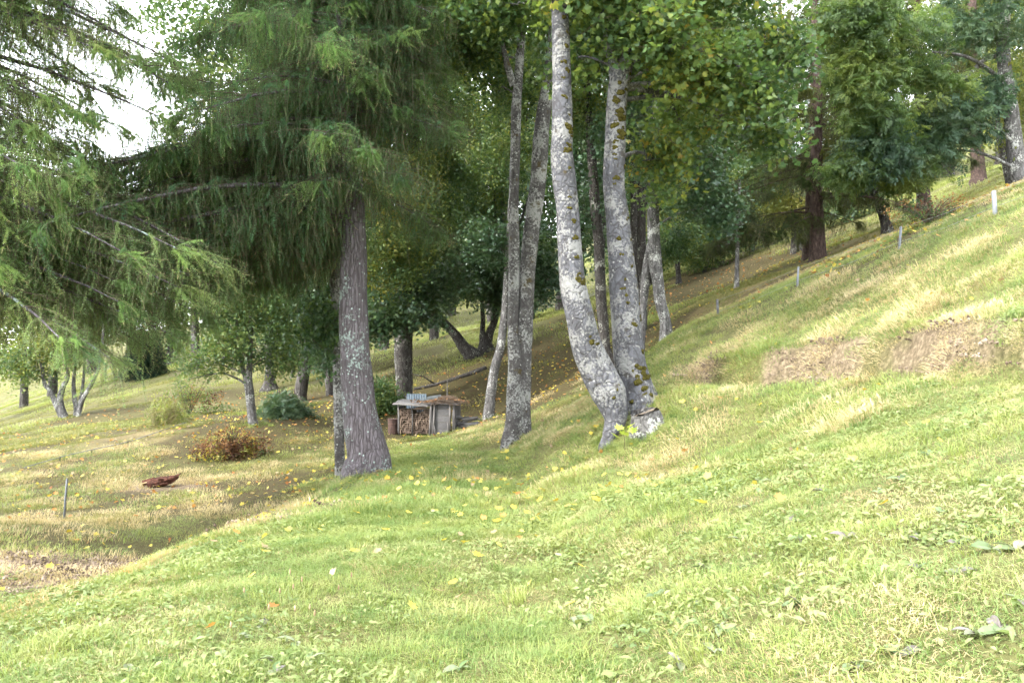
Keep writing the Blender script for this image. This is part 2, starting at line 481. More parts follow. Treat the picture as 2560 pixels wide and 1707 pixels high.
# ------------------------------------------------------------------ scatter: sprays of leaves, tufts of grass (stuff nobody could count)
_groups = {}
def proto_collection(key, objs):
    c = bpy.data.collections.new("shapes_" + key)
    for o in objs: c.objects.link(o)
    return c
def scatter_group(key, collection):
    if key in _groups: return _groups[key]
    g = bpy.data.node_groups.new("scatter_" + key, 'GeometryNodeTree')
    g.interface.new_socket("Geometry", in_out='INPUT', socket_type='NodeSocketGeometry')
    g.interface.new_socket("Geometry", in_out='OUTPUT', socket_type='NodeSocketGeometry')
    gi = g.nodes.new("NodeGroupInput"); go = g.nodes.new("NodeGroupOutput")
    iop = g.nodes.new("GeometryNodeInstanceOnPoints")
    ci = g.nodes.new("GeometryNodeCollectionInfo")
    ci.inputs["Collection"].default_value = collection
    ci.inputs["Separate Children"].default_value = True
    ci.inputs["Reset Children"].default_value = True
    iop.inputs["Pick Instance"].default_value = True
    def named(n, t):
        a = g.nodes.new("GeometryNodeInputNamedAttribute"); a.data_type = t; a.inputs[0].default_value = n
        return a.outputs[0]
    e2r = g.nodes.new("FunctionNodeEulerToRotation")
    g.links.new(named("rot", 'FLOAT_VECTOR'), e2r.inputs[0])
    g.links.new(gi.outputs[0], iop.inputs["Points"])
    g.links.new(ci.outputs[0], iop.inputs["Instance"])
    g.links.new(named("pick", 'INT'), iop.inputs["Instance Index"])
    g.links.new(e2r.outputs[0], iop.inputs["Rotation"])
    g.links.new(named("size", 'FLOAT_VECTOR'), iop.inputs["Scale"])
    g.links.new(iop.outputs[0], go.inputs[0])
    _groups[key] = g
    return g
def scatter(name, key, collection, pts, rot, size, parent=None):
    n = len(pts)
    me = bpy.data.meshes.new(name)
    base = np.array(parent.location) if parent is not None else np.zeros(3)
    me.vertices.add(n)
    me.vertices.foreach_set("co", (np.asarray(pts, float) - base).ravel())
    a = me.attributes.new("rot", 'FLOAT_VECTOR', 'POINT'); a.data.foreach_set("vector", np.asarray(rot, float).ravel())
    size = np.asarray(size, float)
    if size.ndim == 1: size = np.repeat(size[:, None], 3, 1)
    a = me.attributes.new("size", 'FLOAT_VECTOR', 'POINT'); a.data.foreach_set("vector", size.ravel())
    a = me.attributes.new("pick", 'INT', 'POINT'); a.data.foreach_set("value", RNG.integers(0, max(1, len(collection.objects)), n).astype(np.int32))
    o = bpy.data.objects.new(name, me); col.objects.link(o)
    if parent is not None: o.parent = parent
    md = o.modifiers.new("scatter", 'NODES'); md.node_group = scatter_group(key, collection)
    o["kind"] = "stuff"
    return o

# ---- leaf shapes
MAPLE = [(0,0),(.10,.02),(.42,-.10),(.36,.12),(.62,.30),(.40,.40),(.46,.66),(.20,.58),(0,1.0),(-.20,.58),(-.46,.66),(-.40,.40),(-.62,.30),(-.36,.12),(-.42,-.10),(-.10,.02)]
def maple_leaf(mb, M, s, cup=0.12, m=0):
    c = M @ Vector((0, .35 * s, -cup * s * .4))
    P = [M @ Vector((x * s, y * s, cup * s * (abs(x) - .2) - 0.15 * s * y * y * random.uniform(0, 1))) for x, y in MAPLE]
    i = len(mb.v); mb.v.append(tuple(c)); mb.v.extend(tuple(p) for p in P)
    k = len(P)
    for j in range(k):
        mb.f.append((i, i + 1 + j, i + 1 + (j + 1) % k)); mb.m.append(m)
def oval_leaf(mb, M, L, W, m=0, fold=0.15, droop=0.2):
    pts = [(0, 0, 0), (W*.5, L*.35, fold*W), (W*.42, L*.65, fold*W - droop*L*.3), (0, L, -droop*L), (-W*.42, L*.65, fold*W - droop*L*.3), (-W*.5, L*.35, fold*W), (0, L*.4, 0), (0, L*.68, -droop*L*.4)]
    P = [M @ Vector(p) for p in pts]
    i = len(mb.v); mb.v.extend(tuple(p) for p in P)
    for q in ((0,1,6),(1,2,7,6),(2,3,7),(3,4,7),(4,5,6,7),(5,0,6)):
        mb.f.append(tuple(i + k for k in q)); mb.m.append(m)
def rand_rot(tilt=0.6):
    return Euler((random.gauss(0, tilt), random.gauss(0, tilt), random.uniform(0, 6.283))).to_matrix().to_4x4()
def spray_maple(i, mats, s0=0.105, n=28):
    mb = MB(); random.seed(100 + i)
    for k in range(n):
        u = k / n
        p = Vector((random.gauss(0, .20), u * 0.8 - 0.3, random.gauss(0, .15) - 0.12 * u))
        M = Matrix.Translation(p) @ rand_rot(0.5) @ Matrix.Rotation(R(-35), 4, 'X')
        maple_leaf(mb, M, s0 * random.uniform(.65, 1.15))
    mb.tube([(0, -.25, .05), (0, .1, .02), (.03, .42, -.1)], [.006, .004, .002], 3, m=1, cap=False)
    return mb.build("leafy_twig", mats, link=False)
def spray_oval(i, mats, L=0.105, W=0.066, n=60, sp=0.24):
    mb = MB(); random.seed(200 + i)
    for k in range(n):
        u = k / n
        p = Vector((random.gauss(0, sp), u * 0.9 - 0.4, random.gauss(0, sp * .7) - 0.1 * u))
        M = Matrix.Translation(p) @ rand_rot(0.55) @ Matrix.Rotation(R(-25), 4, 'X')
        s = random.uniform(.7, 1.2)
        oval_leaf(mb, M, L * s, W * s)
    mb.tube([(0, -.25, .05), (0, .1, .02), (.03, .42, -.1)], [.006, .004, .002], 3, m=1, cap=False)
    return mb.build("leafy_twig", mats, link=False)
def spray_ash(i, mats):
    mb = MB(); random.seed(300 + i)
    for k in range(14):
        M0 = Matrix.Translation(Vector((random.gauss(0, .18), random.uniform(-.3, .3), random.gauss(0, .13)))) @ Euler((random.uniform(-.9, .1), random.gauss(0, .5), k * 0.9 + random.uniform(-.3, .3))).to_matrix().to_4x4()
        for j in range(4):
            y = .07 + .055 * j
            for sgn in (-1, 1):
                M = M0 @ Matrix.Translation((0, y, -.25 * y * y * 3)) @ Matrix.Rotation(sgn * R(62), 4, 'Z') @ Matrix.Rotation(R(-15), 4, 'X')
                oval_leaf(mb, M, .115, .040)
        M = M0 @ Matrix.Translation((0, .28, -.06)) @ Matrix.Rotation(R(-25), 4, 'X')
        oval_leaf(mb, M, .12, .044)
    mb.tube([(0, -.25, .03), (0, .1, .0)], [.006, .003], 3, m=1, cap=False)
    return mb.build("leafy_twig", mats, link=False)
def needles(mb, p, axis, n, L, w, m=0, lean=0.5):
    axis = axis.normalized()
    a = axis.orthogonal().normalized(); b = axis.cross(a)
    ph = random.uniform(0, 6.28)
    for k in range(n):
        th = ph + 6.283 * k / n + random.uniform(-.3, .3)
        d = (a * math.cos(th) + b * math.sin(th) + axis * random.uniform(lean - .3, lean + .3)).normalized()
        s = d.cross(axis).normalized() * w * .5
        l = L * random.uniform(.7, 1.15)
        q = p + d * l
        mb.face((p - s, p + s, q), m)
def hang(mb, p0, length, N, L, w, nn=8, tip=False):
    """one pendulous thread with needle tufts"""
    ph = random.uniform(0, 6.28); am = random.uniform(.01, .06)
    fn = lambda u: p0 + Vector((am * math.sin(3 * u + ph) - am * math.sin(ph) + .12 * u * u * math.cos(ph), am * math.cos(2.3 * u + ph) - am * math.cos(ph) + .12 * u * u * math.sin(ph), -length * (u - .10 * u * u)))
    for k in range(N):
        u = (k + random.random()) / N
        p = fn(u); ax = fn(u + .02) - p
        needles(mb, p, ax, nn, L * (1.1 - .35 * u), w, 0, 0.35)
    mb.tube([fn(0), fn(.5), fn(1)], [.004, .003, .0015], 3, m=1, cap=False)
    if tip:
        e = fn(1); mb.tube([e, e + Vector((.04 * math.cos(ph), .04 * math.sin(ph), -.13))], [.003, .0012], 3, m=2, cap=False)
def larch_strand(i, mats, length=0.7, n=9, L=0.042, w=0.0065, N=14, nn=7):
    """frond: a level side branch along +y from which a fringe of needle threads hangs"""
    mb = MB(); random.seed(400 + i)
    B = 1.0; cv = random.uniform(-.25, .25)
    g = lambda u: Vector((cv * u * u, B * u, .06 * u - .30 * u * u))
    mb.tube([g(k / 4) for k in range(5)], [.009, .008, .006, .004, .002], 4, m=1, cap=False)
    for k in range(14):
        u = (k + .5) / 14; needles(mb, g(u), g(u + .05) - g(u), 9, L * 1.1, w, 0, .4)
    for k in range(n):
        u = .06 + .94 * (k + random.random()) / n
        off = Vector((random.gauss(0, .13), random.gauss(0, .05), random.gauss(0, .03)))
        hang(mb, g(u) + off, length * random.uniform(.45, 1.15) * (1.05 - .35 * u), N, L, w, nn, random.random() < .09)
    return mb.build("larch_twig", mats, link=False)
def larch_shoot(i, mats, length=0.7, L=0.044, w=0.0075):
    """outer shoot: runs along +y, arches over and sags, side twigs, bare tips"""
    mb = MB(); random.seed(500 + i)
    def axisline(p0, d0, ln, sag, nn, tip):
        pts = []
        for k in range(nn + 1):
            u = k / nn
            pts.append(p0 + d0 * (ln * u) + Vector((0, 0, -sag * u * u * ln + .14 * ln * max(0, u - .65))))
        for k in range(nn):
            needles(mb, pts[k].lerp(pts[k+1], random.random()), pts[k+1] - pts[k], 10, L, w, 0, 0.45)
            needles(mb, pts[k].lerp(pts[k+1], random.random()), pts[k+1] - pts[k], 7, L * .8, w, 0, 0.45)
        mb.tube([pts[0], pts[nn // 2], pts[-1]], [.0045, .003, .002], 3, m=1, cap=False)
        if tip:
            d = (pts[-1] - pts[-2]).normalized() + Vector((0, 0, .25))
            mb.tube([pts[-1], pts[-1] + d * .08, pts[-1] + d * .16 + Vector((0, 0, .02))], [.004, .003, .0015], 3, m=2, cap=False)
        return pts
    for q in range(3):
        d0 = Vector((random.gauss(0, .35), 1, random.uniform(-.25, .2))).normalized()
        P0 = axisline(Vector((random.gauss(0, .08), 0, random.gauss(0, .06))), d0, length * random.uniform(.7, 1.15), random.uniform(.2, .6), 18, True)
        for k in (4, 7, 10, 13):
            sgn = random.choice((-1, 1))
            d = Vector((sgn * random.uniform(.4, .9), .7, random.uniform(-.7, .1))).normalized()
            axisline(P0[k], d, random.uniform(.16, .36), random.uniform(.3, .9), 8, random.random() < .2)
    return mb.build("larch_twig", mats, link=False)

# ---- materials
M_TWIG = leaf_mat("twig_brown", [(0, (.05, .038, .026)), (1, (.10, .08, .055))], 0.0, 0.9, 0.1)
M_STRAW = leaf_mat("shoot_tip_straw", [(0, (.22, .20, .09)), (1, (.33, .29, .15))], 0.1, 0.8, 0.1)
M_LARCH = leaf_mat("larch_needles", [(0.1, (.042, .105, .055)), (.5, (.085, .18, .082)), (.9, (.155, .25, .10))], 0.45, 0.6, 0.2, 0.45, 0.5)
M_LARCH_Y = leaf_mat("larch_needles_backlit", [(0.1, (.10, .19, .085)), (.5, (.18, .285, .115)), (.9, (.28, .35, .15))], 0.5, 0.6, 0.2, 0.45, 0.5)  # paler than the other needles: backlit brightness put into the colour
M_LARCH_S = leaf_mat("larch_needles_outer", [(0.1, (.065, .135, .06)), (.5, (.125, .22, .085)), (.9, (.20, .28, .105))], 0.48, 0.6, 0.2, 0.6, 0.3)
M_LARCH_F = leaf_mat("larch_needles_forest", [(0.1, (.035, .058, .024)), (.5, (.07, .098, .034)), (.9, (.15, .16, .05))], 0.35, 0.6, 0.2, 0.2, 0.5)
M_MAPLE = leaf_mat("maple_leaves_turning", [(0.05, (.04, .085, .036)), (.45, (.085, .145, .048)), (.82, (.145, .195, .045)), (.97, (.25, .25, .045)), (1, (.27, .20, .04))], 0.48, 0.42, 0.35, 0.5, 0.75)
M_MAPLE_D = leaf_mat("maple_leaves_dark", [(0.1, (.026, .058, .032)), (.5, (.05, .10, .045)), (.9, (.10, .15, .045))], 0.33, 0.38, 0.45, 0.3, 0.5)
M_BROAD = leaf_mat("broad_leaves_green", [(0.1, (.03, .065, .026)), (.5, (.065, .115, .036)), (.85, (.14, .18, .04)), (1, (.25, .22, .04))], 0.38, 0.45, 0.35, 0.3, 0.6)
M_BROAD_Y = leaf_mat("broad_leaves_yellowish", [(0.1, (.07, .105, .03)), (.5, (.15, .18, .045)), (.85, (.22, .23, .06)), (1, (.25, .22, .06))], 0.42, 0.5, 0.3, 0.3, 0.6)
M_ASH = leaf_mat("ash_leaves_fresh", [(0.1, (.042, .08, .03)), (.5, (.085, .14, .04)), (.9, (.17, .215, .055))], 0.48, 0.42, 0.35, 0.4, 0.5)
M_ASH_D = leaf_mat("ash_leaves_blue_green", [(0.1, (.025, .055, .032)), (.5, (.045, .088, .046)), (.9, (.085, .125, .05))], 0.35, 0.42, 0.35, 0.4, 0.5)
M_SPRUCE = leaf_mat("spruce_needles", [(0.1, (.012, .032, .022)), (.5, (.022, .05, .032)), (.9, (.04, .07, .04))], 0.1, 0.6, 0.2)

COLL = {}
def coll(key):
    if key in COLL: return COLL[key]
    kind, mat = key.split(":")
    mt = globals()[mat]; mats = [mt, M_TWIG, M_STRAW]
    mk = {"maple": lambda i: spray_maple(i, mats[:2]), "oval": lambda i: spray_oval(i, mats[:2]), "ash": lambda i: spray_ash(i, mats[:2]),
          "strand": lambda i: larch_strand(i, mats, .50 + .13 * i), "shoot": lambda i: larch_shoot(i, mats, .5 + .08 * i),
          "bigoval": lambda i: spray_oval(i, mats[:2], .14, .10, 24, .2),
          "farlarch": lambda i: larch_strand(i, mats, .6, 10, .06, .012, 9, 6), "farshoot": lambda i: larch_shoot(i, mats, .7, .06, .012)}[kind]
    COLL[key] = proto_collection(key.replace(":", "_"), [mk(i) for i in range(5)])
    return COLL[key]

# ---- barks
B_LARCH = bark_mat("larch_bark_grey_brown", (.04, .032, .032), (.105, .092, .096), (.175, .158, .168), (.21, .26, .23), 0.24, 0.0, 6.5, 6.0, bmp=1.0)
B_LARCH_R = bark_mat("larch_bark_reddish", (.028, .02, .017), (.085, .058, .048), (.16, .115, .098), None, 0, 0, 4.0, 7.0)
B_MAPLE = bark_mat("maple_bark_pale_lichen", (.04, .038, .038), (.078, .078, .085), (.118, .118, .129), (.165, .163, .155), 0.42, 0.20, 1.6, 9.0, (.05, .046, .04), 0.7)
B_MAPLE2 = bark_mat("maple_bark_mossy", (.03, .027, .025), (.075, .07, .066), (.135, .128, .122), (.20, .20, .185), 0.42, 0.42, 1.5, 9.0, (.06, .055, .045), 0.45)
B_DARK = bark_mat("bark_dark_grey", (.016, .014, .012), (.055, .05, .045), (.12, .11, .10), (.22, .22, .19), 0.25, 0.15, 3.0, 8.0)
B_GREY = bark_mat("bark_mid_grey", (.03, .028, .026), (.12, .115, .11), (.22, .21, .20), (.36, .36, .33), 0.3, 0.12, 3.0, 8.0)

# ------------------------------------------------------------------ trees
def stem(pts, d, dd=None):
    """outline read off the photo at a known distance -> axis points and radii in metres"""
    P, Q = [], []
    for i, (px, py, w) in enumerate(pts):
        dep = d + (dd[i] if dd else 0.0)
        P.append(at(px, py, dep)); Q.append(max(0.006, w * 0.5 / FPX * dep))
    return P, Q
def along(P, Q, z):
    for i in range(len(P) - 1):
        if P[i].z <= z <= P[i+1].z:
            t = (z - P[i].z) / max(1e-6, P[i+1].z - P[i].z)
            return P[i].lerp(P[i+1], t), Q[i] + (Q[i+1] - Q[i]) * t
    return (P[0].copy(), Q[0]) if z < P[0].z else (P[-1].copy(), Q[-1])

def tree(name, label, stems, bark, blobs=(), group=None, cat="tree", extra_limbs=(), sides=18, lump=0.05, seed=1, limb_scale=1.0, flare=0.3, foot=True):
    """stems: list of (P, Q). blobs: (centre Vector, (rx, ry, rz), n, coll key, spray size)"""
    rnd = random.Random(seed)
    b = stems[0][0][0]
    root = empty(name, (b.x, b.y, b.z), label, cat, group)
    tops = []
    for si, (P, Q) in enumerate(stems):
        mb = MB()
        P2, Q2 = [p.copy() for p in P], list(Q)
        if foot and si == 0 or foot and P[0].z < gz1(P[0].x, P[0].y) + .4:
            P2.insert(0, P2[0] + Vector((0, 0, -0.45))); Q2.insert(0, Q2[0] * 1.12)
        SP, SQ = smooth_path(P2, Q2, 6)
        mb.tube(SP, SQ, sides, lump=lump, seed=seed + si, flare=flare)
        if si == 0:
            limbs = []
            for (c, r, n, key, s) in blobs:
                z0 = min(c.z - 0.4 * abs(r[2]) - .2, P[-1].z)
                bs, br = None, None
                for PP, QQ in stems:
                    q, rr = along(PP, QQ, z0)
                    if bs is None or (q - c).length < (bs - c).length: bs, br = q, rr
                dist = (c - bs).length
                if dist > 0.3:
                    mid = bs.lerp(c, .5) + Vector((rnd.uniform(-.12, .12), rnd.uniform(-.12, .12), .08)) * dist
                    r0 = min(br * .6, 0.012 + dist * .016) * limb_scale
                    LP, LQ = smooth_path([bs, mid, c], [r0, r0 * .65, r0 * .3], 5)
                    mb.tube(LP, LQ, 6, cap=False)
                for k in range(5):
                    e = c + Vector((rnd.uniform(-1, 1) * r[0], rnd.uniform(-1, 1) * r[1], rnd.uniform(-.7, .9) * r[2])) * .85
                    st = c.lerp(bs, rnd.uniform(0, .45))
                    md = st.lerp(e, .5) + Vector((rnd.uniform(-.1, .1), rnd.uniform(-.1, .1), rnd.uniform(-.02, .14))) * (e - st).length
                    r1 = (0.006 + .006 * (e - st).length) * limb_scale
                    LP, LQ = smooth_path([st, md, e], [r1, r1 * .6, r1 * .25], 4)
                    mb.tube(LP, LQ, 4, cap=False)
            for pts in extra_limbs:
                LP, LQ = smooth_path(*pts, 5); mb.tube(LP, LQ, 7, lump=.04, cap=False)
        mb.shift(b).build("trunk", bark, root, smooth=True)
    by = {}
    for (c, r, n, key, s) in blobs:
        u = RNG.normal(size=(n * 2, 3)); u /= np.linalg.norm(u, axis=1)[:, None]
        rad = RNG.random(n * 2) ** (1 / 2.4)
        p = u * rad[:, None] * np.array(r) + np.array(c)
        g = wob(p[:, 0] + p[:, 2] * .7, p[:, 1] - p[:, 2], 1.9 / max(.5, min(r)) * 1.1, seed) 
        keep = np.argsort(-(g + RNG.normal(size=len(g)) * .45))[:n]
        p = p[keep]
        rot = np.stack([RNG.normal(0, .45, n), RNG.normal(0, .45, n), RNG.random(n) * 6.283], 1)
        sz = s * RNG.uniform(.7, 1.25, n)
        by.setdefault(key, []).append((p, rot, sz))
    for key, L in by.items():
        scatter("crown", key, coll(key), np.concatenate([x[0] for x in L]), np.concatenate([x[1] for x in L]), np.concatenate([x[2] for x in L]), root)
    return root

def pb(px, py, d, rx, ry, n, key, s=1.0, rd=None):
    """foliage mass: place, radii in photo units at that distance"""
    k = d / FPX
    return (at(px, py, d), (rx * k, rd if rd else max(rx, ry) * k * .8, ry * k), n, key, s)

def shade_crown(px, d, z, r, n=80, key="oval:M_BROAD", s=1.5):
    """upper crown mass added to close the canopy and shade the ground, z metres up"""
    return (Vector(((px - 1280.0) / FPX * d, d, z)), (r, r, r * .62), n, key, s)

def larch(name, label, P, Q, bark, hmin, hmax, n, lenf, keys, step=0.075, group=None, seed=3, droop=.30, s=1.0, azf=None, side=.55, shoots=.35, flare=.3):
    rnd = random.Random(seed)
    b = P[0]
    root = empty(name, (b.x, b.y, b.z), label, "tree", group)
    mb = MB()
    P2, Q2 = [P[0] + Vector((0, 0, -.5))] + P, [Q[0] * 1.15] + Q
    SP, SQ = smooth_path(P2, Q2, 8)
    mb.tube(SP, SQ, 28, lump=.045, seed=seed, flare=flare)
    SA, SB = [], []
    for i in range(n):
        h = hmin + (hmax - hmin) * ((i + rnd.random()) / n) ** 1.55
        az = azf(rnd, h) if azf else rnd.uniform(0, 6.283)
        L = lenf(h, az) * rnd.uniform(.5, 1.12)
        if L < .25: continue
        c, r = along(P, Q, h)
        d = Vector((math.cos(az), math.sin(az), 0)); nrm = Vector((-d.y, d.x, 0))
        cur = rnd.uniform(-.25, .25); up0 = rnd.uniform(.0, .22)
        f = lambda u: c + d * (L * u) + nrm * (cur * L * u * u) + Vector((0, 0, L * (up0 * u - droop * 1.5 * u * u + .12 * max(0, u - .75))))
        r0 = min(r * .4, .012 + .011 * L)
        bp = [f(k / 7) for k in range(8)]
        mb.tube(bp, [r0 * (1 - .85 * k / 7) for k in range(8)], 5, cap=False)
        u = .08
        while u < 1:
            for sgn in (-1, 1, 0):
                off = sgn * rnd.uniform(.5, 1.25) + rnd.gauss(0, .15)
                q = f(u)
                ln = s * rnd.uniform(.7, 1.2) * (1.0 if u < .7 else .8)
                SA.append((q.x, q.y, q.z + rnd.uniform(-.04, .04), rnd.gauss(-.12, .16), rnd.gauss(0, .14), az - math.pi / 2 + off, ln))
            if rnd.random() < shoots:
                off = rnd.uniform(-1, 1)
                q = f(u) + nrm * (off * .35) + Vector((0, 0, -.1 * rnd.random()))
                SB.append((q.x, q.y, q.z, rnd.uniform(-.8, .25), rnd.gauss(0, .3), az - math.pi / 2 - off * .9 + rnd.gauss(0, .3), s * rnd.uniform(.45, 1.0)))
            u += step / L
        q = f(1.0)
        for k in range(3):
            SB.append((q.x, q.y, q.z, rnd.uniform(-.5, .2), rnd.gauss(0, .3), az - math.pi / 2 + rnd.gauss(0, .5), s * rnd.uniform(.45, .95)))
    mb.shift(b).build("trunk", bark, root, smooth=True)
    for A, key in ((SA, keys[0]), (SB, keys[1])):
        if A:
            A = np.array(A)
            scatter("crown", key, coll(key), A[:, :3], A[:, 3:6], A[:, 6], root)
    return root

# ---- the big larch beside the path
P, Q = stem([(916,1192,118),(922,1150,106),(917,1115,98),(905,1060,90),(895,985,82),(886,868,74),(884,720,68),(884,600,62),(878,450,56),(868,250,48),(860,0,40),(855,-600,26),(852,-1300,12),(852,-1700,5)], 15.2)
def len1(h, az):
    left = max(0, -math.cos(az))
    if h < 4.55 and math.sin(az) < -.2 and left < .75: return 0
    if h < 4.0 and left < .5: return 0
    L = 3.1 - .12 * max(0, h - 6)
    if h < 5.7: L += 3.3 * left ** 2
    if math.cos(az) > .3: L *= .62
    return L
larch("larch_tree", "big larch with drooping green branches, lichen on its thick trunk beside the path", P, Q, B_LARCH, 3.6, 17.0, 215, len1, ("strand:M_LARCH", "shoot:M_LARCH_S"), .32, seed=5, droop=.25, s=1.05, shoots=.65, flare=.6, azf=lambda rnd, h: rnd.gauss(math.pi, .38) if (h < 5.8 and rnd.random() < .55) else rnd.uniform(0, 6.283))
# ---- larch whose trunk stands beside the view, its light green branches hang in from the side
P, Q = stem([(-330,1330,110),(-325,1100,90),(-320,600,76),(-310,0,60),(-300,-900,30),(-300,-1700,6)], 12.0)
def len2(h, az):
    right = max(0, math.cos(az - .2))
    return 1.0 + 2.6 * right * (1.35 if h < 4.9 else (.95 if h < 6.0 else 1.25))
larch("larch_tree", "light green larch whose hanging fronds fill the upper corner, trunk outside the view", P, Q, B_LARCH, 2.7, 12.0, 165, len2, ("strand:M_LARCH_Y", "shoot:M_LARCH_Y"), .50, seed=9, droop=.26, s=1.0, shoots=.35, azf=lambda rnd, h: rnd.gauss(.1, .85))
# ---- larches on the slope beyond the fence
P, Q = stem([(2046,656,52),(2045,640,42),(2042,574,36),(2041,421,28),(2044,230,22),(2038,100,18),(2035,-100,14),(2035,-500,6)], 28.5)
larch("larch_tree", "reddish larch with bare lower limbs standing above the fence", P, Q, B_LARCH_R, 6.0, 17, 36, lambda h, az: 3.9 - .14 * h, ("farlarch:M_LARCH_F", "farshoot:M_LARCH_F"), .7, seed=12, droop=.20, s=1.0, group="larches beyond the fence")
P, Q = stem([(2022,622,30),(2023,560,24),(2028,400,20),(2035,150,14),(2040,-300,6)], 31.5)
larch("larch_tree", "slimmer larch trunk close behind the reddish larch", P, Q, B_LARCH_R, 8.4, 15, 18, lambda h, az: 2.6 - .1 * h, ("farlarch:M_LARCH_F", "farshoot:M_LARCH_F"), .5, seed=13, droop=.22, s=1.2, group="larches beyond the fence")
P, Q = stem([(2309,545,46),(2309,525,36),(2306,440,28),(2302,300,24),(2292,100,20),(2285,-300,8)], 31.5)
larch("larch_tree", "dark larch with wide foot behind the tall white fence post", P, Q, B_LARCH_R, 9.0, 17, 30, lambda h, az: 3.2 - .11 * h, ("farlarch:M_LARCH_F", "farshoot:M_LARCH_F"), .5, seed=14, droop=.2, s=1.2, group="larches beyond the fence")
P, Q = stem([(2446,455,44),(2446,435,34),(2440,330,28),(2432,100,22),(2425,-300,8)], 36.0)
larch("larch_tree", "thick larch trunk upslope between the dark larch and the leaning grey trunk", P, Q, B_LARCH_R, 11.6, 20, 26, lambda h, az: 3.0 - .08 * h, ("farlarch:M_LARCH_F", "farshoot:M_LARCH_F"), .5, seed=15, droop=.2, s=1.25, group="larches beyond the fence")
P, Q = stem([(1842,700,12),(1843,640,10),(1845,560,8),(1850,450,5)], 27.0)
larch("larch_sapling", "young larch sapling with yellow-green sprays on the dry slope", P, Q, B_GREY, 4.9, 7.2, 18, lambda h, az: 1.1 - .1 * (h - 4), ("farlarch:M_LARCH_F", "farshoot:M_LARCH_F"), .35, seed=16, droop=.15, s=.75)

# ---- twin maple on the bank
PM = stem([(1516,1134,46),(1522,1095,34),(1538,1045,58),(1522,985,88),(1500,940,86),(1468,868,78),(1450,791,70),(1433,715,66),(1423,600,59),(1418,520,57),(1411,459,59),(1405,383,56),(1406,306,52),(1403,153,46),(1399,0,42),(1392,-300,32),(1400,-900,12)], 13.3, [0,.02,.1,.15,.15,.1]+[0]*11)
PN = stem([(1596,1010,96),(1588,964,80),(1575,906,75),(1568,830,75),(1558,715,71),(1548,600,61),(1544,540,58),(1535,459,54),(1538,344,52),(1541,268,49),(1551,195,52),(1572,140,36),(1589,77,34),(1600,0,32),(1640,-400,20),(1680,-900,8)], 13.9)
PL = (lambda S: S)(stem([(1548,215,40),(1532,150,26),(1516,105,23),(1503,38,21),(1490,-100,18),(1470,-500,8)], 13.9))
k14 = "maple:M_MAPLE"
tree("maple_tree", "twin maple, two pale lichen-spotted trunks leaning from one mossy foot", [PM, PN, PL], B_MAPLE,
     [pb(1620,60,13.2,130,90,74,k14), pb(1760,150,13.6,130,90,81,k14), pb(1880,230,14,110,90,74,k14), pb(1700,300,15.5,120,90,61,k14), pb(1930,120,14.5,90,90,52,k14),
      pb(1480,-60,13,140,80,90,k14), pb(1250,20,14.5,110,50,60,k14), pb(1760,-40,14,220,90,108,k14), pb(1930,330,15,60,60,30,k14), pb(1640,400,16,90,100,40,k14),
      pb(1500,-500,13,300,250,260,k14), pb(1750,-450,15,280,240,260,k14), pb(1350,-600,15,260,250,220,k14), pb(1600,-950,14,350,260,240,k14), pb(1420,150,14.6,50,60,16,k14)],  # unseen crown masses above the view, placed for shade
     sides=28, lump=.03, seed=21, extra_limbs=[(([at(1590,75,13.9), at(1700,110,13.4), at(1850,170,13.6), at(1960,260,14)]), [.07,.05,.03,.01]), (([at(1560,250,13.9), at(1660,240,14.8), at(1780,250,15.4)]), [.05,.03,.01])])
# moss cushions on the twin maple
def moss_on(root, P, Q, spots, mat):
    mb = MB(); rnd = random.Random(4)
    for (py, off, s) in spots:
        z = EYE + (853.5 - py) / FPX * P[3].y
        c, r = along(P[0:], Q, z)
        th = math.asin(max(-.95, min(.95, off)))
        n = Vector((math.sin(th), -math.cos(th), 0))
        p = c + n * r * .985
        t = Vector((math.cos(th), math.sin(th), 0))
        for k in range(5):
            o = p + t * rnd.uniform(-.6, .6) * s + Vector((0, 0, rnd.uniform(-.4, .4) * s))
            i = len(mb.v); a = s * rnd.uniform(.35, .6)
            for la in range(5):
                ph = math.pi * (la / 4 - .5)
                for lo in range(8):
                    l = lo * math.pi / 4
                    q = o + t * (a * math.cos(ph) * math.cos(l)) + Vector((0, 0, 1)) * (a * .7 * math.sin(ph)) + n * (a * .38 * math.cos(ph) * math.sin(l))
                    mb.v.append(tuple(q + Vector((rnd.gauss(0, .1), rnd.gauss(0, .1), rnd.gauss(0, .1))) * a))
            for la in range(4):
                for lo in range(8):
                    mb.f.append((i + la*8 + lo, i + la*8 + (lo+1) % 8, i + (la+1)*8 + (lo+1) % 8, i + (la+1)*8 + lo)); mb.m.append(0)
    o = mb.shift(root.location).build("moss", mat, root, smooth=True); o["kind"] = "stuff"
m, nt, out = new_mat("moss_olive")
geo = node(nt, "ShaderNodeNewGeometry")
nz = noise(nt, geo.outputs["Position"], 45, 4, .7)
principled(nt, out, ramp(nt, nz, [(0.3, (.025, .02, .007)), (.55, (.065, .058, .014)), (.75, (.12, .105, .024))]), 0.95, bump(nt, nz, 1.0, .03), .05)
M_MOSS = m
maple = bpy.data.objects["maple_tree"]
rm = random.Random(11)
moss_on(maple, PM[0], PM[1], [(py, rm.uniform(.1, .85), rm.uniform(.04, .08)) for py in (60,95,130,170,190,210,255,300,345,372,390,430,500,530,560,600,648,690,705,712,780,840,858,870,965,990) ] + [(330,.6,.1),(385,.5,.09),(705,.35,.08),(855,.4,.08),(968,.75,.1)], M_MOSS)
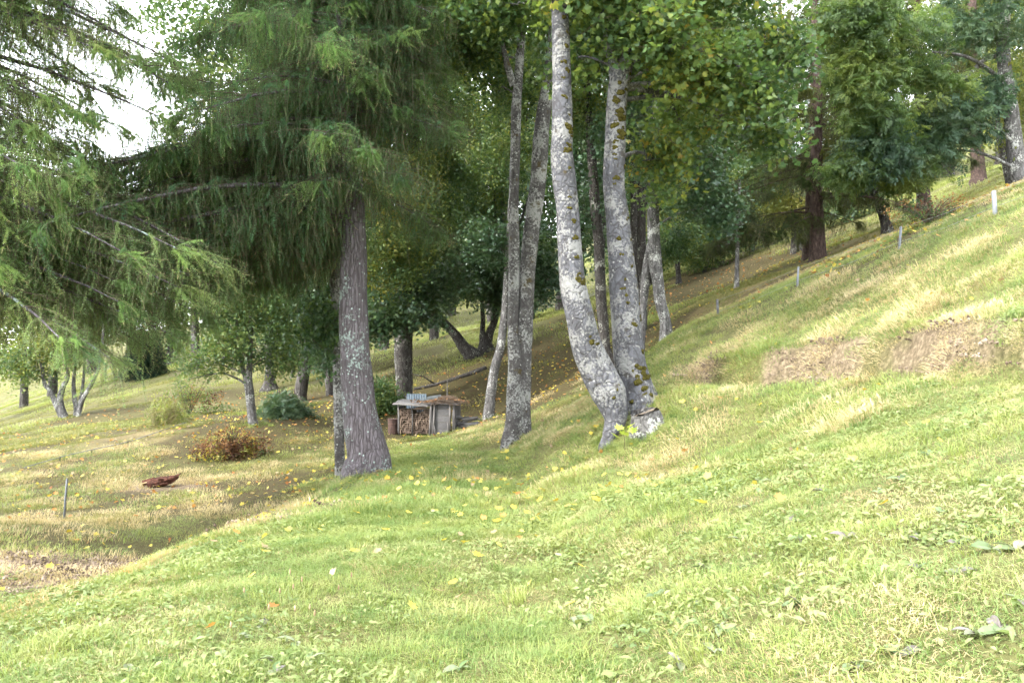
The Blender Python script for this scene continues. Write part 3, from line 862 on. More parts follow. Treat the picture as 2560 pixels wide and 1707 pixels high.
moss_on(maple, PN[0], PN[1], [(py, rm.uniform(-.3, .95), rm.uniform(.035, .075)) for py in (190,200,215,230,265,275,295,310,325,350,360,375,390,405,420,450,465,550,600,640,668,700,722,740,760,790,812,840,880,900)] + [(py, .93, .055) for py in (600,640,690,720,760,800)] + [(py, rm.uniform(-.5, .6), .11) for py in (285,300,320,338,345,240,255)] + [(915,.5,.13),(925,.2,.12),(935,.4,.15),(945,.7,.13),(960,.3,.16),(975,.6,.15),(985,.1,.12),(995,-.2,.12),(990,.5,.14)], M_MOSS)

# ---- double maple behind the path
SL = stem([(1274,1112,40),(1284,1060,42),(1287,983,40),(1288,906,36),(1283,830,28),(1284,715,27),(1286,600,27),(1284,500,25),(1288,383,25),(1291,268,25),(1299,153,21),(1303,77,20),(1310,-100,16),(1315,-600,6)], 19.2)
SR = stem([(1308,1090,36),(1306,1000,40),(1308,906,42),(1310,830,42),(1317,715,39),(1326,600,40),(1333,540,40),(1345,459,40),(1353,344,40),(1366,230,32),(1376,150,27),(1388,0,22),(1400,-500,8)], 19.35)
tree("maple_tree", "slender maple with two mossy stems rising side by side at the path end", [SL, SR], B_MAPLE2,
     [pb(1200,40,19,130,80,100,"oval:M_BROAD"), pb(1130,120,19.5,90,60,50,"oval:M_BROAD"), pb(1300,-150,19,220,160,300,"oval:M_BROAD"), pb(1250,220,20,60,60,22,"oval:M_BROAD"), pb(1400,-450,19,300,250,340,"oval:M_BROAD"), pb(1180,-380,19,280,240,340,"oval:M_BROAD"), shade_crown(1260,20,11.5,3.6,120), shade_crown(1120,21,10.5,3.2,100)],  # upper masses thickened and added to shade the ground below
     sides=20, lump=.05, seed=22, extra_limbs=[([at(1285,215,19.2), at(1266,155,19.1), at(1255,100,19.0)], [.10,.08,.05])])
# ---- forked maple on the bank behind the twin maple
SA_ = stem([(1667,874,38),(1663,806,27),(1650,750,28),(1646,710,29),(1638,653,33),(1633,560,30),(1633,500,29),(1637,430,28),(1638,325,24),(1648,150,20),(1655,0,16),(1660,-400,6)], 23.3)
SB_ = stem([(1600,872,24),(1605,833,18),(1608,768,19),(1615,691,24),(1625,634,26),(1634,590,24)], 23.6)
dk = "maple:M_MAPLE_D"
tree("maple_tree", "grey maple standing on two spread legs behind the twin maple", [SA_, SB_], B_GREY,
     [pb(1730,420,22.5,120,110,150,dk), pb(1790,520,22.5,70,60,50,dk), pb(1560,330,24,80,120,90,dk), pb(1720,220,23,130,110,130,"maple:M_MAPLE"), pb(1640,50,23,160,110,140,dk), pb(1700,-250,23,260,200,240,dk), shade_crown(1560,23.5,11.5,3.4,110), shade_crown(1700,25,13,3.4,90)], sides=16, seed=23)
# ---- darker trunks between them
S1 = stem([(1529,925,32),(1520,890,26),(1513,868,26),(1508,800,27),(1503,753,27),(1496,600,26),(1487,497,26),(1470,268,18),(1458,38,14),(1450,-300,6)], 26.0)
tree("maple_tree", "dark straight trunk seen between the twin maple stems", [S1], B_DARK, [pb(1460,520,27,70,120,110,dk), pb(1440,250,26,90,110,80,"oval:M_BROAD"), pb(1450,60,26,110,70,50,"oval:M_BROAD"), pb(1450,-200,26,220,160,160,dk), shade_crown(1460,26,12,3.4,110)], sides=14, seed=24)
S1 = stem([(1583,880,22),(1583,700,18),(1584,560,17),(1582,400,15),(1570,200,12),(1565,-100,6)], 27.5)
tree("maple_tree", "thin dark trunk half hidden by the mossy maple stem", [S1], B_DARK, [pb(1580,300,28,90,110,90,"oval:M_BROAD"), pb(1590,120,28,110,80,90,"oval:M_BROAD")], sides=10, seed=25)
S1 = stem([(1606,880,26),(1604,672,24),(1602,560,24),(1606,420,20),(1610,200,15),(1615,-200,6)], 28.5)
tree("maple_tree", "dark trunk just beside the spread legs of the grey maple", [S1], B_DARK, [pb(1690,480,30,110,100,110,dk), pb(1650,250,29,120,120,110,"oval:M_BROAD"), pb(1660,40,29,150,90,120,"oval:M_BROAD")], sides=10, seed=26)
# ---- leaning slim tree beside the brush pile
S1 = stem([(1221,1044,30),(1226,1000,26),(1236,925,24),(1251,868,22),(1261,791,20),(1264,753,18),(1272,600,15),(1285,350,11),(1290,100,6)], 27.2)
tree("maple_tree", "slim grey tree leaning uphill beside the grey brush pile", [S1], B_GREY, [pb(1220,600,27,70,70,70,dk), pb(1240,400,27,90,100,60,"oval:M_BROAD"), pb(1290,200,28,90,90,60,"oval:M_BROAD"), shade_crown(1290,27,11.5,3.2,100)], sides=12, seed=27)
# ---- tree right behind the shed, with low dark leaves
S1 = stem([(1014,1002,56),(1012,983,40),(1009,930,44),(1008,868,46),(1012,790,44),(1020,650,38),(1030,450,30),(1040,200,22),(1045,-100,12)], 30.6)
tree("maple_tree", "stout dark maple rising directly behind the woodshed", [S1], B_DARK,
     [pb(985,790,28.5,70,45,90,"maple:M_MAPLE_D",1.15), pb(940,800,28.5,55,60,70,"maple:M_MAPLE_D",1.1), pb(960,640,28,110,90,170,"oval:M_BROAD"), pb(1060,540,29,110,110,170,"oval:M_BROAD"), pb(980,450,29,110,120,150,"oval:M_BROAD_Y"), pb(1120,330,30,90,100,60,"oval:M_BROAD"), pb(1000,200,30,150,130,130,"oval:M_BROAD"), pb(1090,790,29,35,25,20,dk), pb(1050,30,30,160,110,110,"oval:M_BROAD"), pb(1100,700,31,100,70,90,dk,1.2), pb(1010,720,30.5,90,60,80,dk,1.2), pb(1130,430,31,110,90,110,"oval:M_BROAD"), pb(960,330,30,120,110,110,"oval:M_BROAD"), pb(880,560,30,80,100,90,"oval:M_BROAD"), shade_crown(980,30,10.5,3.4,100), shade_crown(1080,30,13,3.4,90), shade_crown(920,28,13.5,3.2)], sides=16, seed=28)
S1 = stem([(1180,890,44),(1160,868,30),(1133,830,23),(1102,799,20),(1087,772,18),(1075,700,14),(1060,600,10)], 36.5)
tree("broadleaf_tree", "dark trunk leaning sharply over the sunny meadow behind the shed", [S1], B_DARK,
     [pb(1090,680,35,90,70,170,"maple:M_MAPLE_D",1.25), pb(1060,600,35,80,70,130,"maple:M_MAPLE_D",1.25), pb(1130,560,35,80,90,150,"maple:M_MAPLE_D",1.25), pb(1030,760,35.5,70,45,80,"maple:M_MAPLE_D",1.25), pb(1110,740,35,60,35,50,"maple:M_MAPLE_D",1.2), shade_crown(1080,36,10.5,3.2), shade_crown(1030,34,13.5,3.4)], sides=12, seed=29)
S1 = stem([(1215,884,58),(1213,860,34),(1206,830,14),(1207,790,11),(1200,700,8)], 37.2)
S2 = stem([(1216,868,28),(1225,830,20),(1236,803,17),(1245,740,14),(1255,600,8)], 37.2)
tree("broadleaf_tree", "dark forked stump-like tree at the meadow edge", [S1, S2], B_DARK,
     [pb(1190,700,36,90,60,150,"maple:M_MAPLE_D",1.25), pb(1220,610,36,80,80,150,"maple:M_MAPLE_D",1.25), pb(1180,480,36,120,90,170,"oval:M_BROAD",1.2), pb(1290,640,37,90,80,120,"maple:M_MAPLE_D",1.2), pb(1260,750,36.5,60,40,60,"maple:M_MAPLE_D",1.2), pb(1360,620,36,80,90,120,"maple:M_MAPLE_D",1.2), pb(1230,360,36,110,110,150,"oval:M_BROAD",1.2), pb(1360,700,36,50,50,60,"maple:M_MAPLE_D",1.2), shade_crown(1250,36,11,3.4), shade_crown(1340,34,13.5,3.6)], sides=12, seed=30)

# ---- trees left of the big larch
S1 = stem([(850,1175,26),(846,1000,24),(843,880,24),(841,791,22),(837,696,26),(843,640,22),(840,560,20),(835,300,14),(832,0,8)], 17.2)
tree("maple_tree", "grey lichen-covered stem hugging the back of the big larch", [S1], B_MAPLE2, [pb(810,830,17,35,60,26,"oval:M_BROAD"), pb(800,780,17,30,40,16,"bigoval:M_BROAD",.7), pb(840,120,17.6,150,150,150,"oval:M_BROAD"), pb(860,-150,17.6,180,160,150,"oval:M_BROAD")], sides=12, seed=31)  # two upper crown masses added behind the larch for shade
S1 = stem([(634,1070,30),(631,1045,22),(624,983,22),(620,950,21),(624,910,14),(626,868,12),(628,791,11),(622,650,9),(615,450,6)], 26.0)
S2 = stem([(619,955,13),(605,915,10),(598,880,8),(590,780,6)], 26.0)
tree("forked_tree", "slim forked grey tree above the orange bush", [S1, S2], B_GREY,
     [pb(580,860,25.5,70,60,45,"oval:M_BROAD"), pb(700,880,26.5,70,60,50,"oval:M_BROAD",.9), pb(560,760,26,90,60,60,"oval:M_BROAD"), pb(660,760,26,70,70,70,"oval:M_BROAD"), pb(500,900,25.5,60,50,28,"oval:M_BROAD",.8), pb(600,450,26,130,130,130,"oval:M_BROAD"), pb(660,230,26,150,130,130,"oval:M_BROAD"), pb(620,20,26,150,120,110,"oval:M_BROAD"), shade_crown(640,26,9.5,3.2), shade_crown(560,25,12,3.0)], sides=12, seed=32,  # upper crown masses added to keep sun off the ground behind
     extra_limbs=[([at(619,962,26), at(590,945,25.9), at(555,933,25.7), at(515,938,25.5), at(470,948,25.2)], [.05,.035,.025,.016,.008])])
S1 = stem([(674,975,48),(674,955,30),(674,925,21),(680,800,18),(685,600,10)], 41.0)
tree("broadleaf_tree", "short dark trunk with flared foot beyond the picket fence", [S1], B_DARK, [pb(690,800,40,90,70,120,"oval:M_BROAD",1.2), pb(660,680,40,110,90,140,"oval:M_BROAD",1.2), pb(640,540,41,110,90,110,"oval:M_BROAD_Y",1.2), shade_crown(640,40,10.5,3.6)], sides=12, seed=33)
S1 = stem([(748,1002,40),(752,980,31),(760,930,30),(772,868,29),(786,815,25),(800,700,20),(815,500,12)], 35.5)
tree("broadleaf_tree", "dark trunk leaning over the end of the picket fence", [S1], B_DARK, [pb(760,770,34.5,80,60,110,dk,1.15), pb(820,680,35,90,80,120,"oval:M_BROAD",1.15), pb(770,560,35,130,100,160,"oval:M_BROAD",1.15), shade_crown(760,34,9.5,3.4), shade_crown(820,34,12.5,3.2)], sides=12, seed=34)
S1 = stem([(834,992,42),(830,970,32),(822,906,28),(812,850,25),(800,720,18),(790,550,10)], 36.5)
tree("broadleaf_tree", "dark trunk with drooping leaves close beside the big larch", [S1], B_DARK, [pb(815,880,35,26,60,60,"oval:M_ASH_D",1.1), pb(830,760,36,70,70,90,"oval:M_BROAD",1.15), shade_crown(850,36,10,3.2)], sides=12, seed=35)
# ---- multi-stemmed tree far down the slope
d = 38.0
S1 = stem([(160,1046,22),(150,1000,15),(158,965,12),(168,944,10),(172,880,8),(160,780,5)], d)
S2 = stem([(155,1044,16),(138,1005,14),(125,975,11),(111,956,9),(100,880,6)], d)
S3 = stem([(197,1032,12),(207,998,11),(226,964,10),(240,935,9),(249,906,8),(262,800,5)], d)
S4 = stem([(190,1020,11),(186,990,11),(184,956,9),(190,880,6)], d + .5)
S5 = stem([(198,1015,9),(207,964,7),(212,900,5)], d + .6)
tree("coppiced_tree", "cluster of thin grey stems far down the slope under yellowish leaves", [S1, S2, S3, S4, S5], B_GREY,
     [pb(150,850,38,100,70,120,"oval:M_BROAD_Y",1.1), pb(230,820,39,80,70,90,"oval:M_BROAD_Y",1.1), pb(80,900,38,70,60,70,"oval:M_BROAD",1.1), pb(180,720,40,110,80,90,"oval:M_BROAD_Y",1.2)], sides=8, seed=36)
# ---- leaning grey trunk at the top of the slope
S1 = stem([(2562,468,64),(2552,448,48),(2543,420,40),(2531,306,35),(2518,220,33),(2510,153,31),(2509,0,28),(2508,-300,22),(2505,-900,8)], 25.5)
S2 = stem([(2524,455,20),(2515,420,16),(2500,350,13),(2490,250,9)], 26.5)
ak, ad = "ash:M_ASH", "ash:M_ASH_D"
tree("ash_tree", "leaning grey ash trunk at the top of the bank", [S1, S2], B_GREY,
     [pb(2370,310,25,130,60,75,ad), pb(2440,250,25.5,90,70,45,ad), pb(2290,380,25,90,50,70,ad), pb(2440,60,25,140,90,60,ad), pb(2250,130,24.5,130,100,60,ak), pb(2330,220,24.5,100,70,40,ak), pb(2500,-150,25,280,200,220,ak), pb(2550,250,26,60,150,60,"oval:M_BROAD_Y")], sides=16, seed=37,
     extra_limbs=[([at(2510,140,25.5), at(2460,150,25.2), at(2410,200,25), at(2330,240,24.8), at(2260,270,24.6)], [.09,.07,.05,.03,.012])])
# ---- ash with fresh leaves in front of the larches
S1 = stem([(2215,578,26),(2205,540,16),(2180,480,13),(2150,400,11),(2120,300,9),(2110,150,6)], 27.5)
S2 = stem([(2224,574,20),(2205,525,14),(2190,482,11),(2200,400,9),(2230,300,7)], 27.5)
tree("ash_tree", "low ash with two leaning black stems and bright yellow-green leaves", [S1, S2], B_DARK,
     [pb(2160,190,23.5,100,90,65,ak), pb(2150,90,23.5,130,80,70,ak), pb(2180,250,23.5,90,90,55,ak), pb(2110,425,24,80,45,36,ak), pb(2180,400,24,110,60,60,ad), pb(2260,440,25,70,40,50,ak), pb(2150,20,23,110,70,50,ak), pb(2210,320,24.5,80,60,70,ak)], sides=10, seed=38,
     extra_limbs=[([at(2190,482,27), at(2240,400,25.5), at(2320,350,25), ], [.05,.04,.012])])
S1 = stem([(1697,715,20),(1696,690,13),(1692,640,11),(1685,560,8)], 40.0)
tree("broadleaf_tree", "short crooked dark tree on the wooded slope behind the grey maple", [S1], B_DARK, [pb(1690,600,39,60,50,80,"oval:M_BROAD",1.2), pb(1660,540,40,70,60,90,"oval:M_BROAD_Y",1.2)], sides=8, seed=39)
S1 = stem([(1985,622,18),(1984,580,14),(1980,480,10),(1975,350,6)], 36.0)
S2 = stem([(2003,618,16),(2000,560,11),(2003,450,7)], 36.0)
tree("broadleaf_tree", "pair of dark stems just downhill of the reddish larch", [S1, S2], B_DARK, [pb(1960,520,36,60,50,60,"oval:M_BROAD_Y",1.1), pb(1920,430,36,90,80,90,"oval:M_BROAD",1.15)], sides=8, seed=40)

for i, (px, py, d, bl, lab) in enumerate([
    (1760, 705, 42, [(1740,620,80,50), (1700,560,80,60), (1790,560,70,60)], "grey-green undergrowth tree on the wooded slope above the short dark post"),
    (1880, 650, 44, [(1860,580,80,45), (1900,510,90,60)], "grey-green undergrowth tree behind the young larch sapling"),
    (1570, 760, 44, [(1570,660,70,60), (1600,580,80,60)], "grey-green undergrowth tree between the mossy stem and the grey maple legs"),
    (2130, 600, 42, [(2110,520,70,40), (2140,460,80,50)], "undergrowth tree beside the reddish larch, sunny meadow behind"),
    (900, 900, 40, [(900,800,70,60), (930,720,80,60), (880,660,80,60)], "undergrowth tree showing beside the big larch trunk, uphill side"),
    (1330, 860, 44, [(1330,740,60,40), (1350,680,60,50)], "undergrowth tree at the meadow behind the double maple"),
    (730, 930, 44, [(720,840,70,40), (740,760,90,60)], "undergrowth tree between the leaning trunks and the forked tree")]):
    g0 = on_ground(px, py, d)
    c0 = at(bl[-1][0], bl[-1][1], d)
    tree("undergrowth_tree", lab, [([g0, g0.lerp(c0, .5) + Vector((.15, 0, 0)), c0], [.10, .07, .03])], B_DARK,
         [pb(x, y, d, rx, ry, int(70 * rx * ry / 4200), ["oval:M_BROAD", dk][i % 2], 1.35) for x, y, rx, ry in bl], group="undergrowth of the wood", sides=7, seed=90 + i)
# ---- small dark spruce far down the meadow
def spruce(base, h, label):
    root = empty("spruce_tree", base, label, "tree")
    mb = MB(); mb.tube([base, base + Vector((0, 0, h))], [h * .03, .02], 8)
    A = []
    for i in range(75):
        u = random.random() ** .8
        z = base.z + h * (.04 + .95 * u); Lr = h * .36 * (1 - u) + .1
        az = random.uniform(0, 6.28)
        for k in range(3):
            q = (k + 1) / 3
            A.append((base.x + math.cos(az) * Lr * q * .8, base.y + math.sin(az) * Lr * q * .8, z - .1 * q, random.uniform(-.3, .3), random.gauss(0, .2), az - math.pi / 2, 1.5))
    mb.shift(base).build("trunk", B_DARK, root)
    A = np.array(A)
    scatter("crown", "farshoot:M_SPRUCE", coll("farshoot:M_SPRUCE"), A[:, :3], A[:, 3:6], A[:, 6], root)
p = on_ground(362, 940, 58)
spruce(p, 3.3, "small dark blue-green spruce alone on the far meadow")

# ---- trees of the wood behind, each its own
names_far = {"oval:M_BROAD": "green broadleaf", "oval:M_BROAD_Y": "yellowish broadleaf", "maple:M_MAPLE_D": "dark maple", "farlarch:M_LARCH_F": "pale larch"}
FAR = [  # px, d, trunk px width, crown: list (py, rx, ry), key, where
    (60, 60, 16, [(820,120,110),(700,120,90)], "oval:M_BROAD_Y", "beyond the thin grey stems, at the low end of the slope"),
    (420, 66, 16, [(740,110,90),(830,70,60)], "oval:M_BROAD", "behind the small spruce"),
    (560, 60, 18, [(640,120,110),(760,100,70),(520,90,80)], "oval:M_BROAD", "above the forked tree"),
    (720, 62, 18, [(600,120,120),(720,110,70),(440,110,100),(300,100,90)], "oval:M_BROAD_Y", "behind the big larch, its crown over the picket fence"),
    (900, 55, 20, [(560,120,120),(400,120,110),(240,120,110),(690,90,60)], "oval:M_BROAD", "showing beside the big larch trunk"),
    (1000, 70, 18, [(620,110,100),(470,110,100)], "oval:M_BROAD_Y", "over the meadow behind the shed"),
    (1130, 62, 18, [(380,110,110),(520,100,80),(240,80,80)], "oval:M_BROAD", "behind the shed, upper crown against the sky"),
    (1230, 52, 20, [(420,100,110),(560,90,90)], "maple:M_MAPLE_D", "behind the slender double maple"),
    (1320, 58, 20, [(520,110,120),(660,80,60),(350,100,100),(180,80,80)], "oval:M_BROAD", "between double maple and twin maple"),
    (1440, 55, 22, [(460,110,120),(600,90,80),(310,110,100),(170,80,60)], "maple:M_MAPLE_D", "seen through the gap of the twin maple"),
    (1540, 60, 20, [(520,110,110),(400,110,110),(260,110,110),(120,80,60)], "oval:M_BROAD", "behind the mossy stem"),
    (1640, 50, 22, [(520,110,100),(380,110,110),(620,70,60)], "oval:M_BROAD", "at the back of the wooded slope"),
    (1720, 62, 22, [(440,120,120),(300,120,120),(160,120,110),(580,100,60)], "oval:M_BROAD_Y", "behind the young larch sapling"),
    (1800, 48, 18, [(480,90,90),(360,110,100)], "farlarch:M_LARCH_F", "downhill of the reddish larch"),
    (1870, 58, 24, [(400,120,120),(260,120,120),(120,120,110),(520,90,60)], "oval:M_BROAD", "between sapling and reddish larch"),
    (1960, 52, 22, [(330,120,120),(180,120,120),(470,100,60),(40,120,80)], "farlarch:M_LARCH_F", "left of the reddish larch, farther up"),
    (2110, 55, 22, [(280,120,110),(130,120,110),(400,90,50),(0,120,80)], "oval:M_BROAD", "behind the low ash"),
    (2200, 60, 22, [(200,120,110),(60,120,100),(330,110,60)], "farlarch:M_LARCH_F", "above the low ash, on the sunny meadow edge"),
    (2370, 58, 24, [(180,130,110),(40,130,90),(290,110,60)], "oval:M_BROAD_Y", "between the two dark larches upslope"),
    (2500, 54, 22, [(150,120,110),(10,120,90),(270,110,60)], "oval:M_BROAD", "behind the leaning ash trunk"),
    (960, 48, 20, [(120,120,110),(270,120,110),(-20,120,80)], "maple:M_MAPLE_D", "high behind the big larch, filling the sky beside it"),
    (1085, 46, 20, [(200,100,100),(330,100,90),(20,110,80)], "maple:M_MAPLE_D", "right behind the stout maple"),
    (1270, 47, 20, [(300,90,90),(430,90,80),(10,80,50)], "maple:M_MAPLE_D", "right behind the double maple"),
    (1400, 46, 20, [(380,90,100),(260,70,80),(20,90,60)], "maple:M_MAPLE_D", "close behind the pale twin stem"),
    (1500, 47, 20, [(420,100,100),(280,90,90),(140,60,60)], "maple:M_MAPLE_D", "dark between the twin maple stems"),
    (1620, 44, 20, [(200,110,110),(60,120,100),(340,100,90)], "maple:M_MAPLE_D", "dark above the grey maple legs"),
    (1800, 44, 20, [(250,120,110),(110,120,100),(-20,120,80)], "maple:M_MAPLE_D", "dark behind the overhanging maple leaves"),
    (130, 64, 18, [(560,110,100),(670,110,90),(780,90,70)], "oval:M_BROAD", "tall behind the thin grey stems"),
    (330, 70, 18, [(620,110,90),(700,110,80),(790,80,50)], "oval:M_BROAD_Y", "directly behind the small spruce"),
    (490, 58, 18, [(560,110,100),(680,110,80),(440,90,80)], "oval:M_BROAD", "downhill of the forked tree"),
    (-60, 50, 18, [(760,120,120),(620,120,100),(880,100,70)], "oval:M_BROAD_Y", "at the lowest edge of the slope"),
    (230, 74, 18, [(700,110,100),(780,90,70),(600,80,60)], "oval:M_BROAD_Y", "far down beyond the coppiced stems"),
    (2620, 50, 22, [(150,120,110),(280,110,70),(0,120,90)], "oval:M_BROAD_Y", "at the upper edge of the slope"),
]
for i, (px, d, w, cr, key, where) in enumerate(FAR):
    g0 = on_ground(px, 0, d)
    top = at(px + random.uniform(-15, 15), min(c[0] for c in cr) - 60, d)
    r0 = w * .5 / FPX * d
    P = [g0, g0.lerp(top, .3) + Vector((random.uniform(-.3, .3), 0, 0)), g0.lerp(top, .65) + Vector((random.uniform(-.4, .4), 0, 0)), top]
    dens = 2.0
    bl = []
    for (py, rx, ry) in cr:
        k = d / FPX
        nn = int((84 if px < 1850 else 64) * (rx / 110) * (ry / 100))
        bl.append((at(px + random.uniform(-25, 25), py, d + random.uniform(-1.5, 1.5)), (rx * k, rx * k * .8, ry * k), nn, key, 2.15))
    tree("forest_tree", names_far[key] + " tree " + where, [(P, [r0 * 1.3, r0, r0 * .7, r0 * .25])], B_DARK, bl, group="trees of the wood behind", sides=8, seed=60 + i, limb_scale=1.6)

# ------------------------------------------------------------------ grass (nobody could count it)
def blade(mb, p, az, L, w, bend, m=0):
    d = Vector((math.cos(az), math.sin(az), 0)); s = Vector((-d.y, d.x, 0)) * w * .5
    a = p + d * (bend * L * .25) + Vector((0, 0, L * .5)); b = p + d * (bend * L) + Vector((0, 0, L * (1 - .35 * bend)))
    i = len(mb.v)
    mb.v.extend([tuple(p - s), tuple(p + s), tuple(a + s * .8), tuple(a - s * .8), tuple(b)])
    mb.f.append((i, i+1, i+2, i+3)); mb.m.append(m)
    mb.f.append((i+3, i+2, i+4)); mb.m.append(m)
def tuft(i, mat, n, rad, L, w, bend):
    mb = MB(); random.seed(700 + i)
    for k in range(n):
        r = rad * 1.15 * math.sqrt(random.random()) * random.uniform(.75, 1.1); th = random.uniform(0, 6.28)
        blade(mb, Vector((r * math.cos(th), r * math.sin(th), -.015)), th + random.gauss(0, 1.0), L * random.uniform(.3, 1.35), w * random.uniform(.6, 1.5), bend * random.uniform(.3, 1.3))
    return mb.build("grass_tuft", mat, link=False)
def herb(i, mat, n, rad, s):   # n small leaves
    mb = MB(); random.seed(800 + i)
    for k in range(n):
        r = rad * math.sqrt(random.random()); th = random.uniform(0, 6.28)
        M = Matrix.Translation((r * math.cos(th), r * math.sin(th), random.uniform(.0, .05))) @ rand_rot(.5)
        oval_leaf(mb, M, s * random.uniform(.6, 1.7), s * random.uniform(.35, .6), 0, .1, .25)
    return mb.build("herb_patch", mat, link=False)
G_GREEN = leaf_mat("grass_green", [(0.05, (.075, .135, .035)), (.5, (.15, .205, .062)), (.95, (.26, .28, .105))], .35, .5, .25, 2.6, .22)
G_YELL = leaf_mat("grass_yellow_green", [(0.05, (.14, .195, .045)), (.5, (.225, .265, .078)), (.95, (.33, .325, .15))], .35, .5, .25, 2.6, .22)
G_DRY = leaf_mat("grass_dry", [(0.05, (.24, .18, .085)), (.5, (.38, .31, .17)), (.95, (.50, .42, .26))], .25, .7, .15, 2.6, .22)
G_HERB = leaf_mat("meadow_herbs", [(0.05, (.085, .125, .04)), (.5, (.145, .185, .06)), (.95, (.22, .24, .10))], .3, .5, .3, 1.0, .6)
G_OLIVE = leaf_mat("grass_olive_shade", [(0.05, (.085, .105, .03)), (.5, (.155, .165, .05)), (.95, (.25, .23, .09))], .3, .6, .2, .7, .6)
def gcoll(key, objs):
    COLL[key] = proto_collection(key, objs); return COLL[key]
gcoll("near_green", [tuft(i, G_GREEN, 420, .30, .052, .0036, 1.1) for i in range(5)])
gcoll("near_yellow", [tuft(10 + i, G_YELL, 360, .24, .070, .0038, 1.1) for i in range(5)])
gcoll("near_dry", [tuft(20 + i, G_DRY, 420, .30, .045, .0034, 1.5) for i in range(5)])
gcoll("near_herb", [herb(i, G_HERB, 110, .30, .036) for i in range(5)])
gcoll("clump", [tuft(90 + i, [G_YELL, G_GREEN][i % 2], 90, .075, .12, .0042, .9) for i in range(4)])
gcoll("mid_green", [tuft(30 + i, G_GREEN, 420, .50, .08, .0065, .8) for i in range(4)])
gcoll("mid_yellow", [tuft(40 + i, G_YELL, 380, .45, .085, .0065, .9) for i in range(4)])
gcoll("mid_dry", [tuft(50 + i, G_DRY, 360, .45, .11, .0055, 1.1) for i in range(4)])
gcoll("mid_olive", [tuft(60 + i, G_OLIVE, 380, .50, .09, .0065, 1.0) for i in range(4)])
gcoll("far_yellow", [tuft(70 + i, G_YELL, 420, 1.3, .16, .018, .9) for i in range(3)])
gcoll("far_olive", [tuft(80 + i, G_OLIVE, 420, 1.3, .15, .018, .9) for i in range(3)])

def sow(name, key, n, xr, yr, label, prob, smin=.7, smax=1.3, wedge=True, tilt=.15, slope=False):
    y = RNG.uniform(yr[0], yr[1], n)
    if wedge:
        x = RNG.uniform(-1, 1, n) * (y * .70 + 1.2)
        keep0 = RNG.random(n) < (y * .70 + 1.2) / (yr[1] * .70 + 1.2)
        x, y = x[keep0], y[keep0]
    else: x = RNG.uniform(xr[0], xr[1], n)
    pr = prob(x, y)
    k = RNG.random(len(x)) < pr
    x, y = x[k], y[k]
    z = gz(x, y)
    if slope:                                                    # lie along the ground: tilt to its gradient, then a random turn
        e = .25
        gxs, gys = (gz(x + e, y) - gz(x - e, y)) / (2 * e), (gz(x, y + e) - gz(x, y - e)) / (2 * e)
        rot = np.empty((len(x), 3))
        for i_ in range(len(x)):
            q_ = Vector((-gxs[i_], -gys[i_], 1)).normalized().to_track_quat('Z', 'Y').to_matrix() @ Matrix.Rotation(RNG.random() * 6.283, 3, 'Z')
            rot[i_] = q_.to_euler()
    else:
        rot = np.stack([RNG.normal(0, tilt, len(x)), RNG.normal(0, tilt, len(x)), RNG.random(len(x)) * 6.283], 1)
    o = scatter(name, key, COLL[key], np.stack([x, y, z], 1), rot, RNG.uniform(smin, smax, len(x)))
    tag(o, label, kind="stuff")
    return o
def z4(x, y): return zones(x, y)
def lower(x, y): return np.clip((-4.0 - x + .03 * (y - 10)) / 1.0, 0, 1) * np.clip((y - 7) / 3, 0, 1) * np.clip((45 - y) / 12, .3, 1)
def p_green(x, y):
    s, d, l, p = z4(x, y); pat = .5 + .5 * wob(x, y, 1.5, 5)
    return np.clip((.26 + .7 * p + .45 * pat) * (1 - .9 * s) * (1 - .7 * d) * (1 - .75 * l) * (1 - .6 * lower(x, y)), 0, 1)
def p_yellow(x, y):
    s, d, l, p = z4(x, y); pat = .5 + .5 * wob(x, y, 1.9, 8)
    return np.clip((.25 + .9 * pat ** 2 * (1 - .6 * p)) * (1 - .9 * s) * (1 - .5 * d) * (1 - .9 * l) * (1 - .75 * lower(x, y)), 0, 1)
def p_dry(x, y):
    s, d, l, p = z4(x, y); pat = .5 + .5 * wob(x, y, 1.3, 11)
    return np.clip(.12 + .45 * pat * (1 - p) + .8 * d + .9 * s, 0, 1) * (1 - .6 * l)
def p_herb(x, y):
    s, d, l, p = z4(x, y); pat = .5 + .5 * wob(x, y, 2.2, 14)
    return np.clip(.2 + .8 * pat * (1 - .5 * p), 0, 1) * (1 - .7 * s) * (1 - .6 * d) * (1 - .5 * l)
def p_olive(x, y):
    s, d, l, p = z4(x, y)
    return np.clip(.8 - .72 * l, 0, 1) * (1 - .7 * s)
sow("grass", "near_green", 2700, None, (2.2, 9.8), "short green grass on the sunlit near slope", p_green, slope=True)
sow("grass", "near_yellow", 1600, None, (2.2, 9.8), "yellow-green grass blades on the sunlit near slope", p_yellow, slope=True)
sow("grass", "near_dry", 2000, None, (2.2, 9.8), "dry straw-coloured thatch between the near grass", p_dry, slope=True)
sow("ground_cover", "near_herb", 1000, None, (2.2, 9.8), "small leafy herbs between the near grass", p_herb, slope=True)
sow("grass", "clump", 1500, None, (2.2, 13), "taller grass clumps dotted over the near slope", lambda x, y: np.clip(.1 + .6 * (wob(x, y, 2.7, 21) > .25) * (x > -.5), 0, 1) * (1 - z4(x, y)[0]))
def ring(n, c, r0, r1):
    a = RNG.random(n) * 6.283; r = r0 + (r1 - r0) * RNG.random(n) ** 1.5
    return c[0] + r * np.cos(a), c[1] + r * np.sin(a)
RX, RY = [], []
